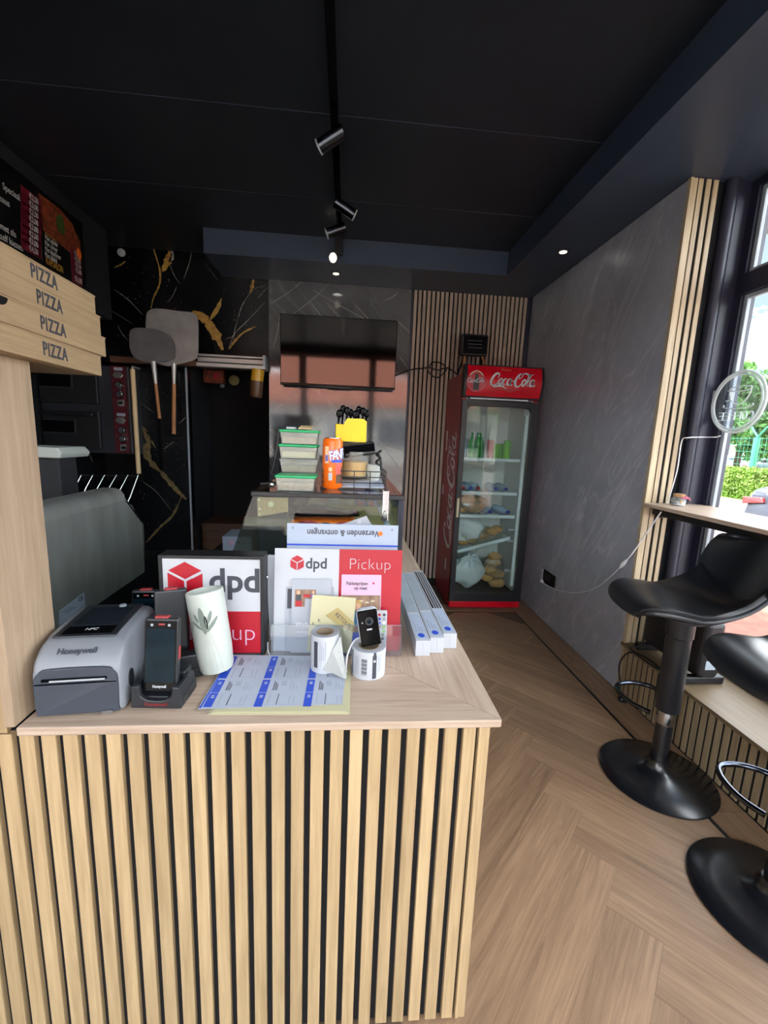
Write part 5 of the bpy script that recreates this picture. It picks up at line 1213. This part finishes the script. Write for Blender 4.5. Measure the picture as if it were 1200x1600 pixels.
MB().box(-.179, .179, -.0342, -.0318, .0845, .0853).build('pocket_edge', 'pvc_grey', dp)
MB().box(-.179, .179, -.034, .004, -.001, .0015).build('pocket_base', 'clear_acryl', dp)
def on_dp(name, label, cat, x0, x1, z0, z1, dy, mat, lean=-9, roll=0):
    """flat print standing in the pocket"""
    t_ = thing(name, label, cat, (-.0175+(x0+x1)/2, 1.138+dy+.0, T+z0+.003), (math.radians(lean), math.radians(roll), 0))
    w_ = (x1-x0)/2; MB().box(-w_, w_, 0, .0012, 0, z1-z0).build('sheet', mat, t_); return t_, w_, z1-z0
def shop_photo(t_, x0, x1, z0, z1):
    ph = MB().box(x0, x1, -.0006, .0001, z0, z1).build('photo', 'shopbrown', t_)
    return ph
b1, w_, h_ = on_dp('brochure', 'white brochure at the back left of the acrylic pocket', 'brochure', -.146, -.012, .0, .225, -.006, 'paper')
b1.scale = (1, 1, 1); MB().box(.035, .066, -.0006, .0001, .128, .146).build('red_band', 'red', b1); MB().box(-.062, -.046, -.0006, .0001, .12, .175).build('photo', 'ink', b1)
b2, w_, h_ = on_dp('brochure', 'white welcome brochure with a small photo in the acrylic pocket', 'brochure', -.128, -.020, .0, .205, -.014, 'paper')
ph = MB().box(-.046, .012, -.0006, .0001, .150, .176).box(-.046, -.018, -.0006, .0001, .128, .15).build('photo', 'shopbrown', b2)
MB().ball((-.036, -.0008, .168), (.005, .0008, .006), 8, 6).build('head_print', 'skin', ph); MB().box(-.043, -.028, -.0012, -.0005, .145, .162).build('shirt_print', 'ink', ph); MB().box(-.043, -.026, -.0012, -.0005, .129, .145).build('apron_print', 'red', ph)
MB().ball((.005, -.0008, .168), (.004, .0008, .005), 8, 6).build('head_print', 'skin', ph); MB().box(.0, .011, -.0012, -.0005, .152, .163).build('shirt_print', 'blue', ph); MB().box(-.022, -.002, -.0012, -.0005, .155, .163).build('goods_print', 'red', ph)
MB().box(.014, .052, -.0006, .0001, .144, .160).build('red_band', 'red', b2)
text('Welkom', .017, (-.012, -.0004, .078), (1, 0, 0), (0, 0, 1), 'side_letter', b2, 'lettering', .0004)
for i in range(5): MB().box(-.042, -.004-.006*(i % 3), -.0005, .0001, .062-.006*i, .0645-.006*i).build('print_line', 'paper_blue' if i % 2 else 'light_ink', b2)
b3, w_, h_ = on_dp('brochure', 'pink parcel price brochure with a photo of a blonde woman', 'brochure', .008, .120, .0, .218, -.010, 'pink')
text('Pakketprijzen', .0125, (-.012, -.0004, .193), (1, 0, 0), (0, 0, 1), 'ink', b3, 'lettering', .0004, .9, bold=.0003); text('op maat', .0125, (-.002, -.0004, .180), (1, 0, 0), (0, 0, 1), 'ink', b3, 'lettering', .0004, .9, bold=.0003)
MB().cyl((.034, .0, .194), (.034, -.0005, .194), .003, n=12).build('red_dot', 'red', b3)
ph = MB().box(-.054, .054, -.0006, .0001, .0, .160).build('photo', 'shopbrown', b3)
MB().ball((-.010, -.0008, .132), (.012, .0009, .016), 12, 8).build('hair_print', 'blond', ph); MB().ball((-.010, -.0014, .128), (.008, .0008, .011), 12, 8).build('face_print', 'skin', ph); MB().ball((-.010, -.0012, .095), (.020, .0006, .022), 12, 8).build('shirt_print', 'teal_cloth', ph); MB().box(-.052, .02, -.0012, -.0006, .0, .055).build('box_print', 'blue', ph)
for i in range(4): MB().box(-.02+.016*i, -.01+.016*i, -.001, -.0005, .138+.004*(i % 2), .142+.004*(i % 2)).build('shelf_print', 'cream', ph)
ev = thing('yellow_envelope', 'pale yellow return envelope with tape leaning in the acrylic pocket', 'envelope', (-.0385, 1.112, T+.012), (math.radians(-8), math.radians(4), 0))
MB().box(-.060, .060, -.002, .001, 0, .155).build('paper', 'cream', ev)
MB().prism([(-.02, -.0022, .10), (.012, -.0022, .125), (.062, -.0022, .085), (.062, -.0022, .06), (.02, -.0022, .075)], (0, -.0005, 0)).build('tape', 'tape', ev)
d_ = Vector((.78, 0, -.62)); text('RETOUR', .0165, (.030, -.0029, .090), d_, (.62, 0, .78), 'ink', ev, 'lettering', .0004, .9)
for i, (x, z_) in enumerate(((-.05, .075), (-.035, .085), (-.045, .05))): text('K', .013, (x, -.0024, z_), (1, 0, 0), (0, 0, 1), 'ink', ev, 'lettering', .0004)
re_ = thing('remote_control', 'flat white remote with coloured buttons in the right of the pocket', 'remote', (.0985, 1.117, T+.006), (math.radians(-8), 0, 0))
MB().box(-.0215, .0215, -.003, .003, 0, .120).build('body', 'white', re_, bevel=.002)
cols = ['light_ink', 'red', 'ink', 'green_bottle', 'cap_blue', 'light_ink', 'lime', 'blue', 'side_letter', 'blue', 'device_red', 'lime', 'water', 'light_ink', 'lime']
for i in range(15): MB().cyl((-.013+.013*(i % 3), -.0028, .108-.0115*(i//3)), (-.013+.013*(i % 3), -.0042, .108-.0115*(i//3)), .0042, n=12).build('button', cols[i], re_)
for i in range(4): MB().cyl((.010, -.0028, .052-.011*i), (.010, -.0042, .052-.011*i), .0045, n=12).build('button', 'ink' if i < 2 else 'light_ink', re_)
# upside-down board behind the display
ub = thing('upturned_board', 'white sending and receiving board standing upside down behind the display', 'board', (-.0085, 1.203, T+.003))
ub.rotation_euler = (math.radians(-3), 0, 0)
MB().box(-.160, .160, 0, .004, 0, .347).build('board', 'paper_blue', ub); MB().box(-.160, .160, -.0006, .0001, .283, .288).build('blue_rule', 'blue', ub)
text('Verzenden & ontvangen', .0255, (.0, -.0004, .322), (-1, 0, 0), (0, 0, -1), 'ink', ub, 'lettering', .0005, .84, bold=.0004)
MB().cyl((.108, 0, .322), (.108, -.0008, .322), .0068, n=20).build('orange_dot', 'orange', ub)
for x in (-.144, .142): MB().cyl((x, 0, .334), (x, -.001, .334), .004, n=14).build('rivet', 'light_ink', ub)
pc = thing('white_card', 'white folded card poking out between the framed sign and display', 'card', (-.19, 1.172, T))
MB().prism([(-.02, 0, .02), (.06, 0, .0), (.10, 0, .26), (-.022, .006, .268), (-.030, .004, .262)], (0, .001, 0)).build('sheet', 'paper', pc)
pt = thing('pointed_paper', 'white pointed sheet rising behind the upturned board', 'paper', (.0, 1.245, T))
MB().prism([(-.10, 0, .10), (.07, 0, .05), (.075, 0, .345), (.058, 0, .372), (.0, 0, .35), (-.045, 0, .335)], (0, .001, 0)).build('sheet', 'paper', pt); MB().cyl((.038, .0, .352), (.038, -.0015, .352), .006, n=14).build('pin', 'white', pt)
# label rolls
def roll(label, loc, r, h, seed):
    t_ = thing('label_roll', label, 'label roll', loc, seed, 'rolls of shipping labels')
    MB().lathe([(r*.62, 0), (r, 0), (r, h), (r*.62, h-.001), (r*.62, 0)], 40, close=False).build('roll', 'white', t_, smooth=True)
    MB().lathe([(r*.56, .0), (r*.62, 0), (r*.62, h+.0005), (r*.56, h+.0005), (r*.56, 0)], 32, close=False).build('core', 'core_card', t_, smooth=True)
    for q in (.72, .82, .92): MB().lathe([(r*q, h), (r*q, h+.0006), (r*q+.0006, h+.0006), (r*q+.0006, h)], 40, close=False).build('wound_edge', 'light_ink', t_)
    return t_
def rpatch(t_, r, a0, a1, z0, z1, mat, nm):
    k = MB(); n_ = max(2, int(abs(a1-a0)/6)); A = [math.radians(a0+(a1-a0)*i/n_) for i in range(n_+1)]
    V = [[k.bm.verts.new((rr*math.cos(a), rr*math.sin(a), z)) for a in A] for rr, z in ((r+.0005, z0), (r+.0005, z1), (r-.0003, z1), (r-.0003, z0))]
    for i in range(n_):
        for j in range(4): k.bm.faces.new((V[j][i], V[j][i+1], V[(j+1) % 4][i+1], V[(j+1) % 4][i]))
    return k.build(nm, mat, t_, smooth=True)
R1, R2 = .0365, .0435
r1 = roll('narrower label roll with a loose flap standing on the label sheets', (-.047, 1.045, T+.006), R1, .098, 0)
rpatch(r1, R1, 225, 243, .014, .084, 'ink', 'black_bar')
for i in range(4): rpatch(r1, R1, 252+7*i, 254+7*i, .035, .085-.008*(i % 3), 'light_ink', 'print_line')
fl_ = MB()
P = [(-.004, -R1*1.01, .012), (.020, -R1*.9, .062), (.040, -R1*.55, .095), (.046, -R1*.9, .055), (.058, -R1*1.5, .0), (.052, -R1*1.7, .001), (.02, -R1*1.25, .008)]
fl_.prism(P, (.0006, -.0006, .0004)).build('loose_flap', 'flap_grey', r1)
r2 = roll('wider label roll with a barcode, the small camera stuck in it', (.066, 1.030, T), R2, .074, 0)
rpatch(r2, R2, 196, 204, .004, .07, 'ink', 'black_bar'); rpatch(r2, R2, 280, 294, .004, .066, 'ink', 'black_bar'); rpatch(r2, R2, 283, 291, .048, .054, 'white', 'bar_print')
rpatch(r2, R2, 283, 292, .066, .0738, 'ink', 'black_bar')
for i in range(13): rpatch(r2, R2, 243, 262, .014+.0034*i, .014+.0034*i+(.0022 if i % 3 else .0012), 'ink', 'barcode_bar')
for i in range(3): rpatch(r2, R2, 218+6*i, 220+6*i, .012, .06, 'light_ink', 'print_line')
for i in range(2): rpatch(r2, R2, 300+7*i, 302+7*i, .02, .065, 'light_ink', 'print_line')
cm = thing('small_camera', 'small glossy black security camera with white shell stuck in the label roll', 'camera', (.072, 1.028, T+.0745), (math.radians(-8), math.radians(-9), math.radians(4)))
MB().box(-.0275, .0275, -.008, .024, 0, .098).build('shell', 'white', cm, bevel=.014, seg=5)
MB().box(-.0255, .0255, -.012, -.004, .002, .094).build('front', 'gloss_black', cm, bevel=.0125, seg=5)
MB().cyl((.002, -.0118, .066), (.002, -.0145, .066), .0105, n=24).build('lens_ring', 'soft_black', cm, smooth=True); MB().ball((.002, -.0142, .066), (.006, .002, .006), 14, 8).build('lens', 'device_screen', cm, smooth=True)
MB().box(-.007, .007, -.0128, -.0115, .043, .047).build('sensor', 'white', cm, bevel=.001); MB().ball((-.016, -.0122, .064), (.0018, .001, .0018), 8, 6).build('led', 'white', cm)
tag(MB().tube(smooth_pts([(.05, 1.055, T+.085), (.028, 1.04, T+.080), (.012, 1.02, T+.055), (.008, 1.01, T+.02), (.010, 1.005, T+.012)], 6), .0022, 8).build('white_cable', 'cord_white', smooth=True), 'white camera cable curving down between the two label rolls', 'cable')
tag(MB().tube(smooth_pts([(-.212, 1.15, T+.02), (-.205, 1.12, T+.008), (-.19, 1.10, T+.002), (-.176, 1.10, T+.002)], 6), .002, 6).build('white_cable', 'cord_white', smooth=True), 'short white cable by the right foot of the framed sign', 'cable')
# label sheets and cream envelopes
ce_ = thing('cream_sheets', 'stack of cream envelopes under the blue-striped label sheet', 'envelopes', (-.13, .965, T), math.radians(-1))
for i in range(4): MB().box(-.155+.004*i, .150-.003*(i % 2)-.004*(i > 2), -.103-.0015*(3-i), .090, .0011*i, .0011*i+.0009).build('envelope', 'cream', ce_)
ls = thing('label_sheet', 'white label sheet printed with blue bars and small text', 'label sheet', (-.153, .990, T+.0050), math.radians(-.5))
MB().prism([(-.157, -.118, 0), (.155, -.105, 0), (.165, .108, 0), (-.150, .118, 0)], (0, 0, .0006)).build('sheet', 'label_paper', ls)
MB().prism([(-.155, -.116, .0003), (-.151, -.116, .0003), (-.146, .116, .0003), (-.149, .116, .0003)], (0, 0, .0005)).build('edge_line', 'blue', ls)
for c_ in range(3):
    bx = -.148+.108*c_
    for r_ in range(4):
        y0 = -.112+.0545*r_+(.004 if r_ > 1 else 0)
        MB().box(bx, bx+.018, y0, y0+.052, .0006, .0010).build('blue_bar', 'blue', ls)
        for t_ in range(2): MB().box(bx+.006, bx+.013, y0+.033+.006*t_, y0+.036+.006*t_, .0010, .0013).build('bar_print', 'white', ls)
        if r_ % 2 == 1:
            for t_ in range(3): MB().box(bx+.030+.004*t_, bx+.032+.004*t_, y0+.008, y0+.046-.006*t_, .0006, .0009).build('print_line', 'ink', ls)
            for t_ in range(4): MB().box(bx+.048+.003*t_, bx+.0492+.003*t_, y0+.026, y0+.046, .0006, .0008).build('print_line', 'light_ink', ls)
            for t_ in range(3): MB().box(bx+.070+.007*t_, bx+.0712+.007*t_, y0+.010, y0+.042-.008*t_, .0006, .0008).build('print_line', 'light_ink', ls)
        else:
            MB().box(bx+.028, bx+.0290, y0+.006, y0+.048, .0006, .0009).build('print_line', 'light_ink', ls); MB().box(bx+.047, bx+.0488, y0+.006, y0+.048, .0006, .0009).build('print_line', 'ink', ls)
            for t_ in range(2): MB().box(bx+.074+.010*t_, bx+.0752+.010*t_, y0+.012, y0+.040, .0006, .0008).build('print_line', 'light_ink', ls)
            MB().box(bx+.052, bx+.088, y0+.006, y0+.007, .0006, .0008).build('print_line', 'light_ink', ls)
# three long slim boxes
for i, (x, y0, ln, win, lb) in enumerate(((.2225, 1.108, .60, 'pvc_grey', 'left of the three long white boxes by the counter edge'), (.2660, 1.126, .60, 'pvc_grey', 'middle of the three long white boxes by the counter edge'), (.3095, 1.152, .60, 'ink', 'right of the three long white boxes, dark rods in its window'))):
    b = thing('slim_box', lb, 'box', (x, y0, T), 0, 'long slim white boxes on the counter edge')
    MB().box(-.0205, .0205, 0, ln, 0, .046).build('carton', 'white', b, bevel=.001)
    if i < 2: MB().box(-.017, .017, .20, ln-.02, .0455, .0466).build('window', 'pvc_grey', b)
    else:
        for k in range(4): MB().box(-.016+.009*k, -.011+.009*k, .19, ln-.02, .0455, .0468).build('rod', 'ink' if k else 'dark_chrome', b)
    lb_ = MB().box(-.017, .017, .012, .185, .0455, .0463).build('label', 'paper_blue', b)
    MB().ball((.0, .034, .0464), (.010, .014, .0005), 12, 6).build('emblem', 'blue', lb_)
    for k in range(3): MB().box(-.010+.008*k, -.008+.008*k, .06, .13-.02*k, .0462, .0467).build('print_line', 'light_ink', lb_)
    for s in (-1, 1): MB().box(s*.0165-.0003, s*.0165+.0003, .02, .18, .0462, .0466).build('frame_line', 'light_ink', lb_)
    MB().box(-.0004, .0004, -.0006, .0002, .004, .044).build('end_seam', 'pvc_grey', b)

# ================================================================== window shelf, stools, heater, cords
ws = thing('window_shelf', 'narrow oak-look bar shelf along the side window', 'shelf', (1.81, .9, 1.135))
MB().box(-.17, .172, -1.75, 1.336, 0, .020).build('board', 'oak_top', ws, bevel=.002)
MB().box(-.115, -.06, -1.75, 1.33, -.042, -.0005).build('support_beam', 'black_plastic', ws, bevel=.003)
MB().prism([(-.10, 1.335, -.001), (-.10, 1.25, -.001), (-.10, 1.28, -.05), (-.10, 1.335, -.065)], (.14, 0, 0)).build('bracket', 'black_plastic', ws, bevel=.012, seg=3)
a = Vector((1.775, 2.150, 1.155))
jr = thing('cork_jar', 'small glass jar of white sugar with cork and cloth on the window shelf', 'jar', (a.x, a.y, 1.1555))
MB().lathe([(.028, 0), (.034, .004), (.035, .03), (.028, .042), (.026, .048)], 22).build('jar', 'clear_plastic', jr, smooth=True); MB().lathe([(.001, .002), (.031, .003), (.033, .022), (.001, .026)], 20, close=False).build('sugar', 'white', jr, smooth=True)
MB().lathe([(.026, .048), (.028, .050), (.028, .062), (.02, .064)], 20).build('cork', 'cork', jr, smooth=True)
MB().ball((.012, -.012, .046), (.028, .022, .010), 14, 8, .4, 3, 4).tube([(.03, -.02, .046), (.042, -.022, .04), (.05, -.02, .028)], [.006, .005, .003], 6).build('cloth', 'rose_cloth', jr, smooth=True); MB().ball((-.012, -.033, .025), (.006, .003, .008), 10, 6).build('tag', 'gold_vein', jr)
def stool(label, x, y, zs, face, foot):
    s_ = thing('bar_stool', label, 'stool', (x, y, 0), 0, 'black bar stools at the window shelf')
    MB().lathe([(.232, 0), (.2325, .006), (.227, .010), (.16, .019), (.095, .031), (.058, .048), (.042, .07), (.038, .09)], 64).build('base', 'stool_metal', s_, smooth=True)
    MB().lathe([(.034, .085), (.034, .30), (.032, .46)], 28).build('column', 'stool_metal', s_, smooth=True)
    MB().lathe([(.036, .265), (.037, .268), (.037, .325), (.036, .328)], 28).build('collar', 'chrome', s_, smooth=True)
    MB().lathe([(.045, .33), (.048, .334), (.047, zs-.13), (.052, zs-.125), (.052, zs-.055), (.09, zs-.045), (.09, zs-.035)], 28).build('sleeve', 'soft_black', s_, smooth=True)
    ca, sa = math.cos(foot), math.sin(foot)
    L = [(.03, -.05), (.09, -.092), (.175, -.105), (.245, -.08), (.27, 0), (.245, .08), (.175, .105), (.09, .092), (.03, .05)]
    MB().tube(smooth_pts([(u*ca-v_*sa, u*sa+v_*ca, .292) for u, v_ in L], 6), .0105, 10).build('footrest', 'dark_chrome', s_, smooth=True)
    # bucket seat: rows from the front lip to the top of the back
    rows = [(.228, -.030, .11), (.230, -.012, .145), (.212, .006, .175), (.16, .014, .200), (.07, .004, .214), (-.02, -.006, .218), (-.10, -.004, .218), (-.155, .018, .216), (-.195, .065, .216), (-.222, .125, .220), (-.243, .19, .222), (-.258, .245, .212), (-.266, .285, .180), (-.268, .300, .12)]
    R_ = smooth_pts(rows, 3); nu = 18
    def surf(off, i0, i1, shrink):
        k = MB(); V = []
        for i in range(i0, i1):
            p = R_[i]; d = R_[min(i+1, len(R_)-1)]-R_[max(i-1, 0)]; t_ = Vector((d.x, 0, d.y)).normalized(); n = Vector((-t_.z, 0, t_.x)) ; n = n if n.z > 0 or (abs(n.z) < .5 and n.x > 0) else -n
            row = []
            for j in range(nu+1):
                v_ = -1+2*j/nu; up = abs(v_)**2.4
                b_ = min(1, max(0, (p.y-.02)/.12))
                row.append(k.bm.verts.new(Vector((p.x, v_*p.z*shrink, p.y))+n*(off*(1-.75*abs(v_)**4))+Vector((b_*.075*up, 0, (.018+.095*min(1, max(0, (.03-p.x)/.20)))*up*(1-b_)))))
            V.append(row)
        for A, B_ in zip(V, V[1:]):
            for j in range(nu): k.bm.faces.new((A[j], A[j+1], B_[j+1], B_[j]))
        return k
    def add(k, nm, mat, th):
        o = k.build(nm, mat, s_, (0, 0, zs), (0, 0, face), smooth=True); m_ = o.modifiers.new('thick', 'SOLIDIFY'); m_.thickness = th; m_.offset = 0
        m2 = o.modifiers.new('round', 'BEVEL'); m2.width = .004; m2.segments = 2; m2.limit_method = 'ANGLE'; m2.angle_limit = 1.0; return o
    add(surf(0, 0, len(R_), 1.0), 'seat_shell', 'soft_black', .014)
    add(surf(.020, 2, 24, .965), 'seat_pad', 'soft_black', .034)
    return s_
stool('black bar stool with its back to the window, nearer the stone wall', 1.42, 1.60, .80, math.radians(168), math.radians(86))
stool('black bar stool cut off by the right edge of the picture', 1.418, 1.058, .79, math.radians(172), math.radians(72))
# convector heater on the ledge
ht = thing('convector_heater', 'black convector heater standing on the ledge under the shelf', 'heater', (1.775, 1.995, .3165))
MB().box(-.055, .055, -.21, .21, .035, .335).build('body', 'black_plastic', ht, bevel=.03, seg=4)
for k in range(7): MB().box(-.035, .035, -.17+.05*k, -.145+.05*k, .332, .338).build('vent_slot', 'gloss_black', ht)
for k in range(8): MB().box(-.0565, -.0545, -.17, .17, .07+.028*k, .078+.028*k).build('grille_rib', 'soft_black', ht)
for yy in (-.17, .17): MB().box(-.105, .105, yy-.02, yy+.02, 0, .04).build('foot', 'black_plastic', ht, bevel=.008)
MB().box(-.030, .022, -.2115, -.2095, .09, .135).build('rating_label', 'pvc_grey', ht); MB().box(-.03, -.026, -.2125, -.2115, .05, .052).build('indicator', 'white', ht)
tag(MB().tube(smooth_pts([(1.69, 2.10, .36), (1.63, 2.16, .33), (1.62, 2.02, .325), (1.64, 1.93, .322), (1.66, 2.02, .320), (1.64, 2.16, .30), (1.625, 2.22, .20), (1.63, 2.20, .08), (1.62, 2.17, .02)], 6), .005, 8).build('heater_cord', 'cord_black', smooth=True), 'black heater cord looping over the ledge edge down to the floor', 'cord')
a = at(977, 1091, Z=.02)
q = thing('black_plug', 'black plug lying on the floor at the corner of the slatted ledge', 'plug', (1.615, 2.14, .0)); MB().ball((0, 0, .021), (.026, .022, .020), 14, 10).build('body', 'black_plastic', q, smooth=True); MB().box(-.012, .012, -.03, -.015, .012, .03).build('grip', 'soft_black', q, bevel=.003)
# wall outlet, white cord with inline switch
a = at(856, 903, X=WX-.006)
so = thing('wall_outlet', 'open black outlet recess with white edge low in the stone wall', 'outlet', (WX-.0045, a.y, a.z))
MB().box(-.004, .0, -.125, .12, -.055, .052).build('recess', 'gloss_black', so); MB().box(-.008, -.0035, .085, .125, -.055, .05).build('plate_edge', 'white', so)
MB().box(-.007, -.003, -.06, .06, -.03, .035).build('socket_body', 'soft_black', so, bevel=.003)
W = [at(1126, 681, X=1.945), at(1117, 683, X=1.93), at(1098, 683, X=1.90), at(1075, 684, X=1.80), at(1065, 690, Y=2.225), at(1058, 735, Y=2.225), at(1046, 775, Y=2.225), at(1040, 790, Y=2.228)]
wires = MB().tube(smooth_pts(W, 5), .0035, 6)
W2_ = [at(1033, 800, X=1.64), at(1012, 830, X=1.635), at(990, 862, X=1.63), at(975, 880, X=1.625), at(955, 900, X=1.63), at(930, 919, X=1.635), at(900, 926, X=1.64), at(872, 922, X=1.645), at(851, 913, X=1.648), at(846, 908, X=1.652)]
wires.tube(smooth_pts(W2_, 5), .0038, 6)
wc = tag(wires.build('neon_power_cable', 'cord_white', smooth=True), 'thin white cable from the neon ring past the shelf to the wall outlet', 'cable')
p0, p1 = at(979, 875, X=1.626), at(969, 887, X=1.627)
MB().tube([p0, (p0+p1)/2, p1], [.007, .014, .007], 10).build('inline_switch', 'cord_white', wc, smooth=True)
MB().ball(at(847, 908, X=1.648), (.018, .024, .014), 12, 8).build('plug', 'cord_white', wc, smooth=True)
# neon ring sign in the window (unlit), reads to the street
ne = thing('neon_sign', 'unlit round neon sign with coffee cup hanging in the side window', 'neon sign', (1.945, 2.075, 1.70))
def ring(r, t_, nm, mat, x=0): return MB().tube([(x, r*math.cos(a), r*math.sin(a)) for a in [2*PI*i/48 for i in range(48)]], t_, 8, True).build(nm, mat, ne, smooth=True)
glassy('neon_tube', '#eef3f3', .1, 1.5, .6)
ring(.150, .007, 'outer_tube', 'neon_tube'); ring(.135, .005, 'inner_tube', 'neon_tube', -.004)
MB().prism([(.012, .158*math.cos(a), .158*math.sin(a)) for a in [2*PI*i/48 for i in range(48)]], (.003, 0, 0)).build('backing_disc', 'clear_acryl', ne)
def nt_(pts, nm): MB().tube([(0, y_, z_) for y_, z_ in pts], .0034, 6).build(nm, 'neon_tube', ne, smooth=True)
el = lambda cy, cz, ry, rz, a0, a1, n=18: [(cy+ry*math.cos(math.radians(a0+(a1-a0)*i/n)), cz+rz*math.sin(math.radians(a0+(a1-a0)*i/n))) for i in range(n+1)]
nt_(el(-.005, .065, .062, .012, 0, 360), 'cup_rim'); nt_(el(-.005, .063, .060, .075, 180, 360), 'cup_bowl'); nt_(el(.062, .035, .022, .026, 75, 290), 'cup_handle'); nt_(el(-.005, -.018, .085, .014, 20, -200), 'saucer')
for i, ch in enumerate('COFFEE'):
    cu = bpy.data.curves.new('t', 'FONT')
    bpy.data.curves.remove(cu)
def letter(ch, y0, z0, w_, h_):
    S = {'C': [el(w_/2, h_/2, w_/2, h_/2, 50, 310)], 'O': [el(w_/2, h_/2, w_/2, h_/2, 0, 360)], 'F': [[(0, 0), (0, h_), (w_, h_)], [(0, h_*.55), (w_*.8, h_*.55)]], 'E': [[(w_, 0), (0, 0), (0, h_), (w_, h_)], [(0, h_*.55), (w_*.8, h_*.55)]]}[ch]
    for p in S: nt_([(y0+a, z0+b) for a, b in p], 'letter_tube')
for i, ch in enumerate('COFFEE'): letter(ch, -.098+.034*i, -.088, .025, .038)
MB().box(-.003, .004, .142, .165, .02, .07).build('clip', 'white', ne)
